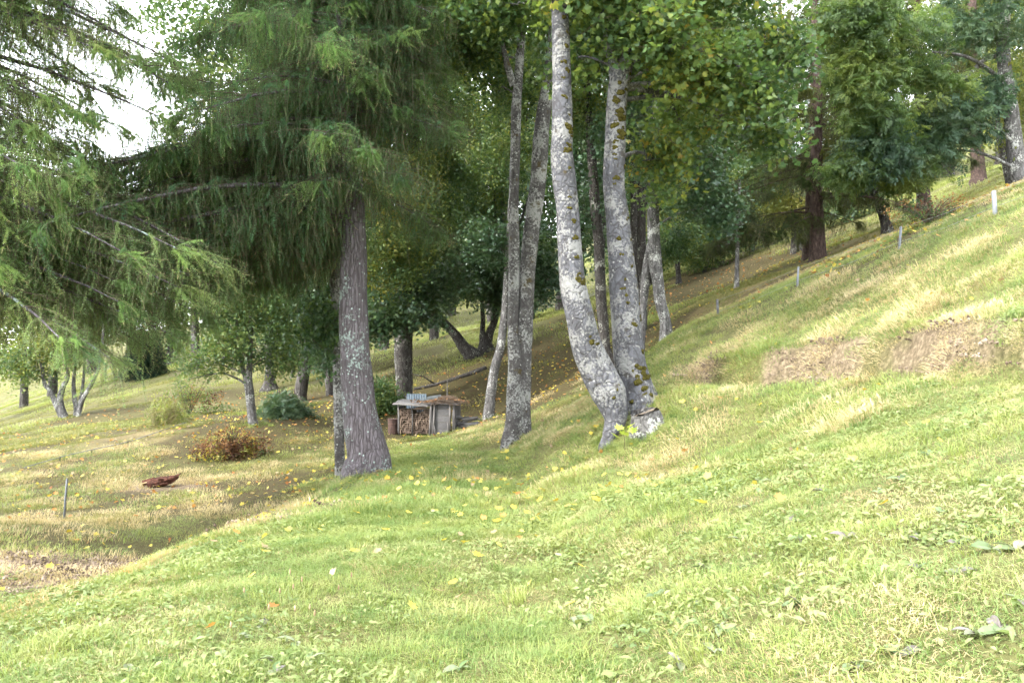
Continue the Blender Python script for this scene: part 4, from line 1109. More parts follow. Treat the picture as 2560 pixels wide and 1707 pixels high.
for c_, r0, r1, n_ in ((at(918,1185,15.2), .38, .9, 90), (at(1516,1130,13.3), .15, .6, 60), (at(1596,1005,13.9), .38, .9, 80), (at(1614,1052,13.0), .26, .6, 60), (at(1290,1110,19.25), .25, .8, 60), (at(1222,1042,27.2), .15, .5, 20), (at(1665,872,23.3), .2, .7, 40), (at(1102,1085,25.2), .5, 1.2, 40), (at(634,1066,26), .2, .7, 30)):
    x_, y_ = ring(n_, c_, r0, r1); RX.append(x_); RY.append(y_)
RX, RY = np.concatenate(RX), np.concatenate(RY)
foot_grass = scatter("grass", "clump", COLL["clump"], np.stack([RX, RY, gz(RX, RY)], 1), np.stack([RNG.normal(0, .2, len(RX)), RNG.normal(0, .2, len(RX)), RNG.random(len(RX)) * 6.28], 1), RNG.uniform(.5, 1.15, len(RX)))
tag(foot_grass, "longer uncut grass around the tree feet and the stump", kind="stuff")
sow("grass", "mid_green", 2600, None, (9.0, 23), "green grass along the terrace path and bank", p_green, slope=True)
sow("grass", "mid_yellow", 2000, None, (9.0, 23), "yellow-green grass on the bank and crest", p_yellow, slope=True)
sow("grass", "mid_dry", 1900, None, (9.0, 24), "dry grass on the soil cut, crest and bank", p_dry, slope=True)
sow("grass", "mid_olive", 2600, None, (13.0, 34), "olive grass thinning out under the trees", lambda x, y: p_olive(x, y) * np.where((x > -3.5) & (y < 20), .15, 1), slope=True)
sow("grass", "far_yellow", 1900, None, (30, 80), "pale yellow-green grass of the sunny meadow behind the trees", lambda x, y: np.clip(1 - z4(x, y)[2], 0, 1) * .9 * np.where((x < -8) & (y < 60), .22, 1), .6, 1.2, slope=True)
sow("grass", "far_olive", 900, None, (24, 60), "olive grass on the wooded slope", lambda x, y: .7 - .6 * z4(x, y)[2], .5, 1.0, slope=True)

def clod(i, mat):
    mb = MB(); random.seed(970 + i)
    for k in range(26):
        r = .22 * math.sqrt(random.random()); th = random.uniform(0, 6.28); a = random.uniform(.006, .026)
        M = Matrix.Translation((r * math.cos(th), r * math.sin(th), a * .2)) @ rand_rot(1.0)
        c8 = [M @ (Vector(q) * a * random.uniform(.7, 1.3)) for q in ((1,0,0),(0,1,0),(-1,0,0),(0,-1,0),(0,0,.8),(0,0,-.8))]
        j = len(mb.v); mb.v.extend(tuple(q) for q in c8)
        for f in ((0,1,4),(1,2,4),(2,3,4),(3,0,4),(1,0,5),(2,1,5),(3,2,5),(0,3,5)): mb.f.append(tuple(j + q for q in f)); mb.m.append(0)
    return mb.build("soil_clods", mat, link=False)
M_CLOD = leaf_mat("soil_clod", [(0.1, (.05, .036, .025)), (.5, (.14, .105, .075)), (.95, (.26, .21, .16))], 0.0, .95, .1, 4.0, .8)
gcoll("clods", [clod(i, M_CLOD) for i in range(4)])
sow("gravel", "clods", 16000, None, (6.0, 17), "crumbs of soil and small stones on the bare earth patches", lambda x, y: z4(x, y)[0] * .6, .5, 1.2)

# ------------------------------------------------------------------ fallen leaves
def flat_leaf(i, mat, s):
    mb = MB(); random.seed(900 + i)
    maple_leaf(mb, Euler((0, 0, 0)).to_matrix().to_4x4(), s, .18)
    return mb.build("fallen_leaf", mat, link=False)
def plain_leaf(name, c1, c2, tr=.3):
    return leaf_mat(name, [(0.1, c1), (.9, c2)], tr, .55, .25, 3.0, .8)
L_YEL = plain_leaf("leaf_yellow", (.36, .27, .035), (.46, .40, .09))
L_ORA = plain_leaf("leaf_orange_brown", (.26, .10, .03), (.42, .22, .07))
L_PALE = plain_leaf("leaf_pale_tan", (.20, .145, .08), (.31, .25, .15))
gcoll("litter_yellow", [flat_leaf(i, L_YEL, .09) for i in range(3)])
gcoll("litter_brown", [flat_leaf(10 + i, L_ORA, .09) for i in range(3)])
gcoll("litter_pale", [flat_leaf(20 + i, L_PALE, .085) for i in range(3)])
def lift(o, dz):
    o.location.z += dz
def p_lit(x, y):
    s, d, l, p = z4(x, y)
    near_m = blob(x, y, (-.8, 12), (3.4, 5.5))
    return np.clip(.05 + l + .55 * near_m, 0, 1)
lift(sow("leaf_litter", "litter_yellow", 6500, None, (8, 34), "scattered yellow maple leaves on path and slope", lambda x, y: p_lit(x, y) * .8, .6, 1.2, tilt=.5), .05)
lift(sow("leaf_litter", "litter_brown", 4200, None, (12, 40), "orange-brown leaf litter under the trees", lambda x, y: np.clip(z4(x, y)[2] * 1.1 + .05, 0, 1), .6, 1.3, tilt=.5), .04)
lift(sow("leaf_litter", "litter_pale", 3600, None, (8, 40), "pale curled leaves on the shaded ground", lambda x, y: np.clip(z4(x, y)[2] * .9 + .10, 0, 1), .6, 1.2, tilt=.5), .05)

_leafmesh = [flat_leaf(40 + i, [L_YEL, L_YEL, L_PALE, L_ORA][i % 4], .085).data for i in range(8)]
rl = random.Random(77)
count = 0
while count < 190:
    y = 4.5 + 11 * rl.random() ** .8; x = rl.gauss(-1.1, 1.5)
    if count % 4 == 3: x = rl.uniform(0, .55 * y)
    if abs(x) > .62 * y: continue
    k = rl.choice((0, 1, 4, 5, 0, 1, 4, 5, 2, 6, 3, 7))
    o = bpy.data.objects.new("fallen_leaf", _leafmesh[k]); col.objects.link(o)
    o.location = (x, y, gz1(x, y) + .075); o.rotation_euler = (rl.gauss(0, .35), rl.gauss(0, .35), rl.uniform(0, 6.28)); sc_ = rl.uniform(.55, 1.1); o.scale = (sc_, sc_, sc_)
    cn = {0: "yellow", 1: "yellow", 2: "pale tan", 3: "orange-brown"}[k % 4]
    tag(o, cn + " maple leaf fallen on the sunlit grass", "leaf", cn + " leaves fallen on the sunlit grass")
    count += 1
o = bpy.data.objects.new("fallen_leaf", _leafmesh[0]); col.objects.link(o)
p = on_ground(1757, 1278, 6.4); o.location = p + Vector((0, 0, .07)); o.scale = (1.35, 1.35, 1.35); o.rotation_euler = (.5, .1, 2.2)
tag(o, "largest pale yellow leaf lying alone on the uphill grass", "leaf")

# ------------------------------------------------------------------ broad-leaved rosettes in the near grass
L_PLANT = leaf_mat("rosette_leaf_grey_green", [(0.1, (.085, .13, .05)), (.5, (.13, .165, .08)), (.9, (.17, .18, .12))], .25, .5, .35, 6.0, .8)
L_PURP = leaf_mat("rosette_leaf_purplish", [(0.1, (.085, .075, .065)), (.9, (.15, .13, .125))], .2, .5, .35, 6.0, .8)
def rleaf(i, mat):
    mb = MB(); random.seed(950 + i)
    L, W = 1.0, .42
    rows = 6
    ix = []
    for r_ in range(rows + 1):
        u = r_ / rows
        w = W * (math.sin(math.pi * min(1, u * .92 + .06)) ** .8) * .5
        z = .30 * u - .42 * u * u + random.uniform(-.02, .02)
        ix.append([(-w, u * L, z + .10 * w / W), (0, u * L, z - .03), (w, u * L, z + .10 * w / W)])
    for a, b in zip(ix[:-1], ix[1:]):
        for c_ in (0, 1): mb.face((a[c_], a[c_+1], b[c_+1], b[c_]))
    return mb.build("leaf", mat, link=False, smooth=True).data
RL = [rleaf(i, L_PLANT if i < 5 else L_PURP) for i in range(6)]
spots = [(2320,1100,6.1),(2450,1130,5.0),(2250,1160,5.6),(1900,1210,7),(2120,1430,4.6),(2000,1470,4.8),(2280,1370,4.3),(2400,1370,4.0),(2480,1360,3.8),(2540,1380,3.7),(2380,1520,3.6),(2300,1500,3.8),(2150,1580,3.6),(2000,1590,3.7),(1750,1570,4.2),(1780,1680,3.5),(1700,1690,3.5),(1800,1640,3.7),(2130,1690,3.0),(2250,1680,3.0),(2500,1600,3.0),(2440,1640,3.0),(2550,1540,3.2),(1980,1360,5.3),(1890,1240,6.6),(2060,1250,5.9),(2200,1250,5.4),(2350,1290,4.6),(1850,1300,6.2),(1720,1390,5.8),(1760,1500,4.8),(1850,1420,5.2),(1640,1560,4.6),(1550,1640,4.2),(1480,1600,4.6),(640,1660,4.0),(690,1690,3.8),(740,1600,4.4),(560,1670,4.1),(770,1650,4.0),(600,1610,4.5),(660,1560,4.8),(1440,1580,4.6),(900,1680,3.8),(1150,1640,3.9),(320,1690,3.9)]
for i, (px, py, d) in enumerate(spots):
    p = on_ground(px, py, d)
    root = empty("broadleaf_rosette", p + Vector((0, 0, .008)), "low rosette of broad grey-green leaves in the near grass", "plant", "broad-leaved rosettes in the near grass")
    for k in range(rl.choice((3, 4, 5))):
        q = rl.choice(RL)
        o = bpy.data.objects.new("leaf", q); col.objects.link(o); o.parent = root
        o.rotation_euler = (rl.uniform(.0, .5), rl.gauss(0, .3), rl.uniform(0, 6.28))
        s = rl.uniform(.05, .105); o.scale = (s * rl.uniform(.8, 1.2), s, s)

# seed stalks of plantain
M_SEED = plain_leaf("seed_head_brown", (.20, .13, .075), (.34, .25, .15), .05)
G_STALK = plain_leaf("stalk_green", (.20, .22, .08), (.32, .32, .13), .1)
for i, (px, py, d) in enumerate([(722,1495,5.1),(745,1490,5.2),(765,1480,5.2),(755,1545,4.7),(705,1520,5.0),(860,1480,5.3),(870,1490,5.2),(630,1530,4.9),(700,1610,4.4),(770,1600,4.5),(740,1630,4.3),(545,1680,3.9)]):
    p = on_ground(px, py, d)
    root = empty("plantain_stalk", p, "thin plantain stalk with a brown seed head in the path grass", "plant", "plantain seed stalks in the path grass")
    h = rl.uniform(.12, .24); lean = Vector((rl.uniform(-.06, .06), rl.uniform(-.06, .06), 0))
    a = MB(); a.tube([(0, 0, -.02), Vector((0, 0, h * .5)) + lean * .4, Vector((0, 0, h)) + lean], [.0018, .0016, .0013], 4); a.build("stalk", G_STALK, root)
    b = MB(); t = Vector((0, 0, h)) + lean
    b.tube([t - Vector((0, 0, .004)), t + Vector((0, 0, .006)), t + Vector((0, 0, .02)), t + Vector((0, 0, .032))], [.002, .006, .005, .001], 6); b.build("seed_head", M_SEED, root, smooth=True)

# ------------------------------------------------------------------ woodshed
W_GREY = wood_mat("weathered_board_grey", (.055, .052, .052), (.13, .125, .122), 10, (1.0, 6.0, 14.0))
W_POLE = wood_mat("peeled_pole_silver", (.075, .068, .063), (.165, .155, .147), 8, (8.0, 8.0, 1.0))
W_CUT = wood_mat("firewood_cut_ends", (.055, .038, .028), (.18, .132, .098), 12, (4.0, 4.0, 4.0))
W_BROWN = wood_mat("branch_brown", (.07, .05, .035), (.20, .15, .11), 10, (3.0, 3.0, 3.0))
def flat_mat(name, a, b, rough, metal=0.0, sc=6.0):
    m, nt, out = new_mat(name)
    tc = node(nt, "ShaderNodeTexCoord")
    n1 = noise(nt, tc.outputs["Object"], sc, 5, .65)
    p = principled(nt, out, ramp(nt, n1, [(.35, a), (.65, b)]), rough, bump(nt, n1, .2, .01), .4)
    p.inputs["Metallic"].default_value = metal
    return m
M_ZINC = flat_mat("zinc_sheet_blue_grey", (.04, .06, .08), (.085, .11, .13), .6, .1)
M_TARP = flat_mat("dark_board", (.025, .03, .03), (.07, .08, .08), .7)
M_RUST = flat_mat("rusty_metal", (.025, .015, .012), (.07, .038, .028), .95)
HP = on_ground(1102, 1083, 25.4)
shed = empty("woodshed", HP, "low homemade woodshed with plank door and leaf-covered roof at the path end", "shed")
shed.rotation_euler = (0, 0, R(-8))
def part(mb, name, mat, parent=shed, smooth=False, kind=None):
    o = mb.build(name, mat, parent, smooth)
    if kind: o["kind"] = kind
    return o
# door of horizontal planks
door = bpy.data.objects.new("door", None); col.objects.link(door); door.parent = shed; door.location = (.02, .02, 0)
for k, (z, h) in enumerate([(.07, .20), (.285, .21), (.50, .20), (.71, .20), (.90, .16)]):
    mb = MB(); mb.box((random.uniform(-.01, .01), random.uniform(-.006, .006), z), (.50, .03, h), Matrix.Rotation(random.uniform(-.012, .012), 3, 'Y'), jit=.003)
    part(mb, "plank", W_GREY, door)
for (x, z0, z1, r_, lean) in [(-.36, -.1, 1.0, .035, .05), (-.245, -.1, .99, .032, .055), (.29, .18, .99, .032, .02), (.40, -.1, .97, .028, .02), (.44, -.1, .80, .018, .01)]:
    mb = MB(); mb.tube([(x, -.03, z0), (x + lean * .4 + .008, -.035, (z0 + z1) / 2), (x + lean, -.03, z1)], [r_, r_ * 1.05, r_ * .95], 9, lump=.06)
    part(mb, "post", W_POLE, smooth=True)
mb = MB(); mb.tube([(.22, -.05, .42), (.25, -.06, .2), (.28, -.06, -.05)], [.015, .017, .014], 7); part(mb, "stick", W_POLE, smooth=True)
mb = MB(); mb.tube([(-.20, -.06, .3), (-.18, -.07, .12), (-.15, -.07, -.06)], [.013, .015, .014], 7); part(mb, "stick", W_POLE, smooth=True)
# side and back walls of the box
for k in range(5):
    mb = MB(); mb.box((.445, .45, .09 + .19 * k), (.03, .86, .18), None, jit=.004); part(mb, "board", W_GREY)
for k in range(5):
    mb = MB(); mb.box((-.33, .52, .09 + .19 * k), (.03, .72, .18), None, jit=.004); part(mb, "board", W_GREY)
# wood bay to the left: end wall, posts, roof boards
for k in range(5):
    mb = MB(); mb.box((-1.50, .62, .09 + .17 * k), (.03, .60, .16), None, jit=.004); part(mb, "board", W_GREY)
for (x, y) in ((-1.0, .24), (-1.47, .30)):
    mb = MB(); mb.tube([(x, y, -.1), (x + .01, y, .5), (x - .02, y, .94)], [.022, .023, .021], 8); part(mb, "post", W_POLE, smooth=True)
for k, (x0, x1, y, z, w) in enumerate([(-1.62, -.42, .14, .935, .20), (-1.58, -.30, .36, .965, .22), (-1.60, -.25, .60, .99, .22), (-1.55, -.30, .84, 1.01, .2)]):
    mb = MB(); mb.box(((x0 + x1) / 2, y, z), (x1 - x0, w, .028), Matrix.Rotation(R(2.5), 3, 'Y') @ Matrix.Rotation(R(6), 3, 'X'), jit=.005)
    part(mb, "roof_board", W_POLE if k == 0 else W_GREY)
for k in range(4):
    mb = MB(); mb.box((.03 + random.uniform(-.04, .04), .02 + .26 * k, .985), (1.0 + random.uniform(-.06, .06), .24, .022), Matrix.Rotation(R(random.uniform(-1.5, 1.5)), 3, 'Y'), jit=.005); part(mb, "roof_board", W_GREY)
# brushwood and leaves heaped on the roof
mb = MB(); rh = random.Random(5)
for k in range(420):
    a = rh.uniform(0, math.pi); L = rh.uniform(.12, .42)
    u, v_ = rh.gauss(.06, .32), rh.uniform(-.16, .85)
    hh = .22 * math.exp(-((u - .12) / .36) ** 2)
    c_ = Vector((u, v_, 1.0 + hh * rh.random() - (.05 if v_ < -.06 else 0)))
    d_ = Vector((math.cos(a), math.sin(a) * .7, rh.uniform(-.25, .15))) * L * .5
    mb.tube([c_ - d_, c_ + Vector((0, 0, .015)), c_ + d_], [.006, .007, .003], 4, cap=False)
part(mb, "brushwood", W_BROWN, kind="stuff")
mb = MB()
for k in range(230):
    u, v_ = rh.gauss(-.12, .42), rh.uniform(-.14, .85)
    hh = .17 * math.exp(-((u - .12) / .36) ** 2)
    M = Matrix.Translation((u, v_, 1.035 + hh * rh.uniform(.5, 1))) @ rand_rot(.6)
    maple_leaf(mb, M, rh.uniform(.05, .09), .2, rh.choice((0, 0, 1)))
part(mb, "dead_leaves", [plain_leaf("leaf_dead_brown", (.05, .028, .015), (.15, .08, .04), .1), plain_leaf("leaf_dead_rust", (.12, .05, .02), (.22, .12, .05), .1)], kind="stuff")

# firewood stacked in the bay
fw = empty("firewood_stack", HP, "stack of split firewood under the woodshed roof", "firewood"); fw.rotation_euler = shed.rotation_euler
mb = MB(); rf = random.Random(6)
for row in range(13):
    x = -1.44 + rf.uniform(0, .04)
    while x < -.40:
        w = rf.uniform(.04, .085); h = rf.uniform(.045, .07)
        zz = .02 + row * .06
        if zz < (.86 if x < -1.0 else .72 + .1 * math.sin(x * 9)):
            i = len(mb.v); n = rf.choice((3, 4, 5)); ph = rf.uniform(0, 6.28)
            y0 = .27 + rf.uniform(-.035, .035) + (.04 if x < -1 else 0)
            for yy in (y0, y0 + .45):
                for j in range(n):
                    th = ph + 6.283 * j / n
                    mb.v.append((x + w * .6 * math.cos(th), yy, zz + h * .62 * math.sin(th)))
            mb.f.append(tuple(i + j for j in range(n))); mb.m.append(0)
            for j in range(n): mb.f.append((i + j, i + n + j, i + n + (j+1) % n, i + (j+1) % n)); mb.m.append(1)
        x += w
part(mb, "split_log", [W_CUT, W_BROWN], fw, kind="stuff")
for k, (x, z, L) in enumerate([(-.72, .84, .34), (-.66, .79, .40), (-.80, .80, .3)]):
    mb = MB(); mb.box((x, .25, z), (L, .07, .04), Matrix.Rotation(rf.uniform(-.15, .1), 3, 'Y'), jit=.006); part(mb, "log", W_CUT, fw)

# corrugated sheet and dark board behind the shed
def rot2(p, a): return Vector((p[0] * math.cos(a) - p[1] * math.sin(a), p[0] * math.sin(a) + p[1] * math.cos(a), p[2]))
cs = HP + rot2((-1.12, 1.12, 0), R(-8)); cs.z = gz1(cs.x, cs.y)
mb = MB(); NX = 40
for k in range(NX):
    for (xa, xb) in ((-.34 + .68 * k / NX, -.34 + .68 * (k + 1) / NX),):
        ya, yb = .018 * math.sin(xa * 2 * math.pi / .085), .018 * math.sin(xb * 2 * math.pi / .085)
        mb.face(((xa, ya, 0), (xb, yb, 0), (xb, yb + .12, 1.26), (xa, ya + .12, 1.26)))
o = mb.build("corrugated_sheet", M_ZINC, None, True); o.location = cs; o.rotation_euler = (0, 0, R(-8))
sm = o.modifiers.new("thick", 'SOLIDIFY'); sm.thickness = .004
tag(o, "blue-grey corrugated sheet propped behind the woodshed roof", "metal sheet")
db = HP + rot2((-.74, 1.0, 0), R(-8)); db.z = gz1(db.x, db.y)
mb = MB()
for k in range(3):
    mb.box((0, .02 * k, .66 + .10 * k), (.92, .03, .10), Matrix.Rotation(R(-9), 3, 'Y'), jit=.006)
for x in (-.3, .3): mb.box((x, .07, .40), (.05, .05, .84))
o = mb.build("board_panel", M_TARP); o.location = db + Vector((0, 0, .28)); o.rotation_euler = (R(-14), 0, R(-8))
tag(o, "dark sloping board panel leaning behind the woodshed", "board")
# rusty drum at the shed's low end
dr = HP + rot2((-1.74, .62, 0), R(-8)); dr.z = gz1(dr.x, dr.y)
mb = MB()
zz = [0, .02, .14, .16, .18, .32, .34, .36, .50]; rr = [.17, .18, .18, .19, .18, .18, .19, .18, .18]
mb.tube([(0, 0, a) for a in zz], rr, 18); mb.tube([(0, 0, .49), (0, 0, .515)], [.19, .19], 18)
o = mb.build("rusty_drum", M_RUST); o.location = dr; tag(o, "small rusty brown drum beside the firewood end", "drum")

# grey brush pile beside the shed
BP = on_ground(1172, 1068, 25.7)
bp = empty("brush_pile", BP, "heap of grey weathered logs and sticks to the uphill side of the woodshed", "log pile")
rb = random.Random(8)
for k in range(15):
    L = rb.uniform(.5, .85); a = rb.gauss(.15, .3); u = rb.uniform(-.15, .15)
    z = .05 + .30 * rb.random(); y = rb.uniform(-.25, .3)
    d_ = Vector((math.cos(a), rb.uniform(-.3, .3), math.sin(a) * .4)) * L * .5
    c_ = Vector((u, y, z)); r_ = rb.uniform(.025, .055)
    mb = MB(); mb.tube([c_ - d_, c_ + Vector((0, 0, rb.uniform(-.02, .03))), c_ + d_], [r_, r_ * .95, r_ * .8], 8, lump=.08)
    mb.build("log", W_POLE if k % 3 == 0 else W_GREY, bp, True)
# stake behind the shed, old log rail
p = on_ground(1117, 975, 29.5); mb = MB(); mb.tube([(0, 0, -.1), (.01, 0, .45), (.02, 0, 1.0)], [.022, .022, .02], 7)
o = mb.build("wooden_stake", W_POLE, None, True); o.location = p; tag(o, "thin upright stake in the leaf litter behind the woodshed", "stake")
lg = empty("deadfall_log", on_ground(1130, 930, 33), "dark fallen trunk lying in the litter behind the woodshed", "log")
mb = MB()
pp = [on_ground(px, py, d) + Vector((0, 0, .03)) for px, py, d in ((1035,955,32.6),(1090,940,32.8),(1150,930,33.2),(1215,925,33.6))]
mb.tube([q - lg.location for q in smooth_path(pp, [.1]*4, 4)[0]], smooth_path(pp, [.07,.09,.11,.12], 4)[1], 12, lump=.08); mb.build("trunk", B_DARK, lg, True)
mb = MB(); q = pp[1] - lg.location; mb.tube([q, q + Vector((-.5, -.2, .35)), q + Vector((-1.1, -.3, .5))], [.04, .025, .01], 6); mb.build("branch_stub", B_DARK, lg, True)

# ------------------------------------------------------------------ fences
M_POST_W = flat_mat("post_pale_grey", (.14, .15, .165), (.20, .215, .23), .6, 0, 9)
M_POST_G = flat_mat("post_galvanised", (.085, .09, .10), (.15, .16, .17), .6, .2, 9)
M_POST_D = flat_mat("post_dark", (.05, .05, .055), (.12, .12, .12), .7, 0, 9)
M_WIRE = flat_mat("wire_dull", (.18, .18, .17), (.30, .30, .28), .5, .5)
fd = [((2490,541),(2484,478),14.9,.040,M_POST_W,"pale rounded post"),((2245,652),(2252,568),16.6,.028,M_POST_G,"leaning galvanised post"),((1992,722),(1996,668),18.2,.026,M_POST_G,"thin grey post"),((1797,795),(1793,749),19.5,.03,M_POST_D,"short dark post")]
fb = at(2245, 652, 16.6)
fence = empty("wire_fence", fb, "wire fence of four odd posts along the grassy crest", "fence")
tops = []
for (b_, t_, d, r_, mt, lb) in fd:
    a, c_ = at(*b_, d), at(*t_, d)
    a.z = min(a.z, gz1(a.x, a.y)) - .2
    mb = MB(); mb.tube([a - fb, a.lerp(c_, .5) - fb, c_ - fb, c_ + Vector((0, 0, .012)) - fb], [r_, r_, r_, r_ * .6], 10)
    o = mb.build("post", mt, fence, True); o["label"] = lb
    tops.append(c_)
tops = [at(2640, 405, 13.6)] + tops
for dz in (.02, .30):
    mb = MB()
    for a, c_ in zip(tops[:-1], tops[1:]):
        a2, c2 = a - Vector((0, 0, dz)), c_ - Vector((0, 0, dz))
        mb.tube([a2 - fb, a2.lerp(c2, .5) - Vector((0, 0, .05)) - fb, c2 - fb], [.0035] * 3, 4, cap=False)
    mb.build("wire", M_WIRE, fence)
a, c_ = at(159, 1278, 15.0), at(168, 1197, 15.0); a.z = gz1(a.x, a.y)
mb = MB(); mb.tube([Vector((0, 0, -.2)), (c_ - a) * .5, c_ - a, c_ - a + Vector((0, 0, .01))], [.019, .019, .019, .012], 8)
o = mb.build("fence_post", M_POST_G, None, True); o.location = a; tag(o, "thin grey post standing alone on the lower slope", "post")
# small picket fence
pf0 = on_ground(714, 990, 33)
pf = empty("picket_fence", pf0, "short dark picket fence between two dark trunks", "fence")
W_DARK = wood_mat("picket_dark_brown", (.035, .026, .02), (.09, .07, .05), 10, (8, 8, 1))
for k in range(9):
    u = k / 8
    q = on_ground(694 + 42 * u, 990, 33.4 - .5 * u) - pf0
    mb = MB(); mb.box((q.x, q.y, q.z + .36), (.05, .02, .72), None, jit=.004)
    i = len(mb.v); mb.v += [(q.x - .025, q.y - .01, q.z + .72), (q.x + .025, q.y - .01, q.z + .72), (q.x, q.y, q.z + .80)]; mb.f.append((i, i+1, i+2)); mb.m.append(0)
    mb.build("picket", W_DARK, pf)
a, b_ = on_ground(693, 990, 33.4) - pf0, on_ground(737, 990, 32.9) - pf0
for h in (.22, .55):
    mb = MB(); mb.tube([a + Vector((0, .03, h)), b_ + Vector((0, .03, h))], [.022, .022], 5); mb.build("rail", W_DARK, pf)
# pipe lying across the lower meadow, on pegs
pts = [on_ground(px, py, d) + Vector((0, 0, .10)) for px, py, d in ((60,1185,21.0),(150,1160,22.2),(230,1137,23.0),(320,1108,24.0),(400,1076,25.4),(465,1048,27.0))]
pi = empty("water_pipe", pts[2] - Vector((0, 0, .10)), "thin grey pipe running up the lower meadow on pegs", "pipe")
SPp, SQp = smooth_path(pts, [.012] * 6, 4)
mb = MB(); mb.tube([q - pi.location for q in SPp], SQp, 6); mb.build("pipe", M_POST_G, pi, True)
for q in pts[1:5]:
    mb = MB(); mb.box(q - pi.location - Vector((0, 0, .08)), (.02, .02, .18)); mb.build("peg", W_DARK, pi)

# ------------------------------------------------------------------ stump, rotten log, pale rock
ST = on_ground(1614, 1052, 13.0)
stp = empty("tree_stump", ST, "cut grey stump at the foot of the twin maple", "stump")
mb = MB(); mb.tube([(0.05, .05, -.25), (.02, 0, .0), (0, -.02, .16), (-.03, -.05, .30)], [.34, .29, .25, .21], 24, lump=.17, seed=3, cap=False)
mb.build("bark", B_GREY, stp, True)
mb = MB()
ring = []
for j in range(20):
    th = 6.283 * j / 20; r_ = .215 * (1 + .07 * math.sin(3 * th + 1))
    ring.append((-.03 + r_ * math.cos(th), -.05 + r_ * math.sin(th), .27 + .09 * math.cos(th + .6) + random.uniform(-.03, .03)))
for j in range(20): mb.face((ring[j], ring[(j+1) % 20], (-.03, -.05, .29)))
mb.build("cut_face", wood_mat("stump_cut", (.035, .028, .02), (.13, .105, .08), 9, (3, 3, 3)), stp)
ro = on_ground(402, 1190, 19.0)
rlg = empty("rotten_log", ro, "broken red-brown rotten log lying on the lower slope", "log")
M_ROT = bark_mat("rotten_wood_red", (.022, .010, .007), (.075, .030, .02), (.15, .065, .042), None, 0, 0, 2.0, 9, bmp=1.0)
mb = MB(); mb.tube([(-.30, 0, .06), (-.05, .05, .10), (.2, .1, .16), (.36, .14, .24)], [.12, .13, .10, .04], 9, lump=.25, seed=2); mb.build("trunk", M_ROT, rlg)
for k in range(22):
    x = rl.uniform(-.32, .30); z = .08 + .28 * max(0, x + .1) + rl.uniform(-.04, .10); y = rl.uniform(-.14, .12); L = rl.uniform(.10, .32)
    mb = MB(); mb.box((x, y, z), (L, rl.uniform(.02, .07), rl.uniform(.012, .05)), Euler((rl.gauss(0, .5), -.35 + rl.gauss(0, .3), .3 + rl.gauss(0, .35))).to_matrix(), jit=.012); mb.build("splinter", M_ROT, rlg)
M_ROCK = flat_mat("rock_pale", (.22, .23, .245), (.36, .37, .39), .8, 0, 14)
rk = on_ground(363, 1355, 10.3)
bm = bmesh.new(); bmesh.ops.create_icosphere(bm, subdivisions=3, radius=1)
for v in bm.verts:
    n_ = .2 * math.sin(4 * v.co.x + 3 * v.co.y) + .15 * math.sin(7 * v.co.y - 5 * v.co.z) + .1 * math.sin(11 * v.co.x + 2)
    v.co *= 1 + n_; v.co.x *= .13; v.co.y *= .09; v.co.z *= .05
me_ = bpy.data.meshes.new("pale_rock"); bm.to_mesh(me_); bm.free(); me_.materials.append(M_ROCK)
o = bpy.data.objects.new("pale_rock", me_); col.objects.link(o); o.location = rk + Vector((0, 0, .03)); tag(o, "flat whitish rock on the bare brown soil patch", "rock")

# ------------------------------------------------------------------ bushes
def bush(name, label, base, r, n, keys, group=None, stems=14, sm=M_TWIG):
    root = empty(name, base, label, "bush", group)
    mb = MB()
    for k in range(stems):
        a = random.uniform(0, 6.28); q = Vector((math.cos(a) * r[0] * random.random(), math.sin(a) * r[1] * random.random(), r[2] * random.uniform(.7, 1.6)))
        mb.tube([Vector((0, 0, -.05)) + q * .1 * Vector((1, 1, 0)).length, q * .5 + Vector((0, 0, .1)), q], [.012, .008, .003], 4, cap=False)
    o = mb.build("stem", sm, root); o["kind"] = "stuff"
    for key, frac, s in keys:
        k = int(n * frac)
        u = RNG.normal(size=(k, 3)); u /= np.linalg.norm(u, axis=1)[:, None]
        p = u * (RNG.random(k) ** .4)[:, None] * np.array(r); p[:, 2] = np.abs(p[:, 2]) * 1.3 + .05
        p[:, 2] *= 1 + .45 * wob(p[:, 0], p[:, 1], 3.0 / max(r), len(key)); p[:, 0] += .25 * r[0] * wob(p[:, 2], p[:, 1], 3.0, 2)
        p += np.array(base)
        rot = np.stack([RNG.normal(0, .5, k), RNG.normal(0, .5, k), RNG.random(k) * 6.283], 1)
        scatter("foliage", key, coll(key), p, rot, s * RNG.uniform(.7, 1.2, k), root)
    return root
M_BRUST = leaf_mat("bush_leaves_rust", [(0.1, (.06, .028, .016)), (.5, (.13, .06, .03)), (.9, (.24, .13, .045))], .3, .55, .2, 1.5, .8)
M_BGOLD = leaf_mat("bush_leaves_gold", [(0.1, (.15, .17, .045)), (.5, (.25, .23, .045)), (.9, (.34, .27, .05))], .35, .5, .3, 1.5, .8)
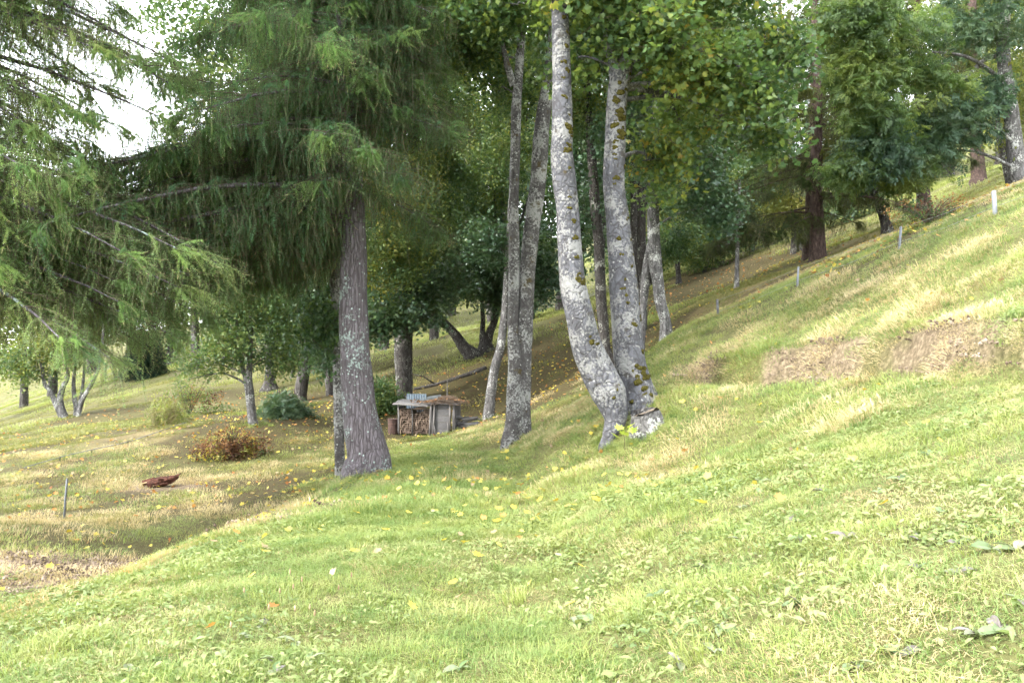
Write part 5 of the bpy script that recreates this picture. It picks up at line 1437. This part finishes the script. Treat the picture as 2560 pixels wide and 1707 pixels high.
bush("orange_bush", "low bush with rust-orange and yellow autumn leaves below the forked tree", on_ground(585,1135,22.2), (1.0,.65,.50), 130, [("oval:M_BRUST", .58, .55), ("maple:M_BGOLD", .27, .5), ("oval:M_BROAD", .15, .5)], stems=90)
bush("green_shrub", "soft green shrub in the shade under the picket fence", on_ground(715,1050,28), (.8,.6,.55), 90, [("ash:M_ASH_D", 1.0, .9)])
bush("dry_shrub", "thin straw-coloured weeds standing on the lower meadow", on_ground(420,1040,27.5), (.8,.5,.7), 50, [("shoot:M_STRAW", .5, .6), ("oval:M_BROAD_Y", .5, .7)], stems=40, sm=M_STRAW)
bush("hazel_shrub", "grey-green hazel shrub over the lower meadow beside the forked tree", on_ground(470,950,33), (1.6,1.0,1.2), 46, [("oval:M_BROAD", .5, .8), ("oval:M_BRUST", .2, .7), ("oval:M_BROAD_Y", .3, .8)], stems=30)
bush("bramble", "dead brown bramble under the galvanised fence post", on_ground(2330,620,18.3), (1.1,.8,.35), 26, [("oval:M_BRUST", .4, .5), ("oval:M_BROAD", .6, .6)], stems=80)
bush("dark_shrub", "dark green shrub between big larch and woodshed", on_ground(945,1020,29.5), (.9,.6,.8), 130, [("oval:M_BROAD", 1.0, 1.0)])
# bright young maple shoot at the foot of the twin maple
sp = on_ground(1560, 1075, 12.7)
root = empty("maple_seedling", sp, "bright yellow-green maple seedling beside the stump", "plant")
mb = MB(); mb.tube([(0, 0, -.03), (.01, 0, .2), (-.01, 0, .34)], [.005, .004, .003], 5); mb.build("stem", M_TWIG, root)
lm = [flat_leaf(60 + i, leaf_mat("seedling_leaf", [(0, (.25, .34, .06)), (1, (.36, .42, .09))], .45, .5, .3), .16).data for i in range(1)]
for k, (x, z, a) in enumerate([(-.06, .34, .4), (.10, .30, -1.0), (.0, .26, 2.8), (-.1, .22, 1.6), (.07, .38, -2.2)]):
    o = bpy.data.objects.new("leaf", lm[0]); col.objects.link(o); o.parent = root; o.location = (x, -.03, z); o.rotation_euler = (.7, random.gauss(0, .3), a)
random.seed(1)
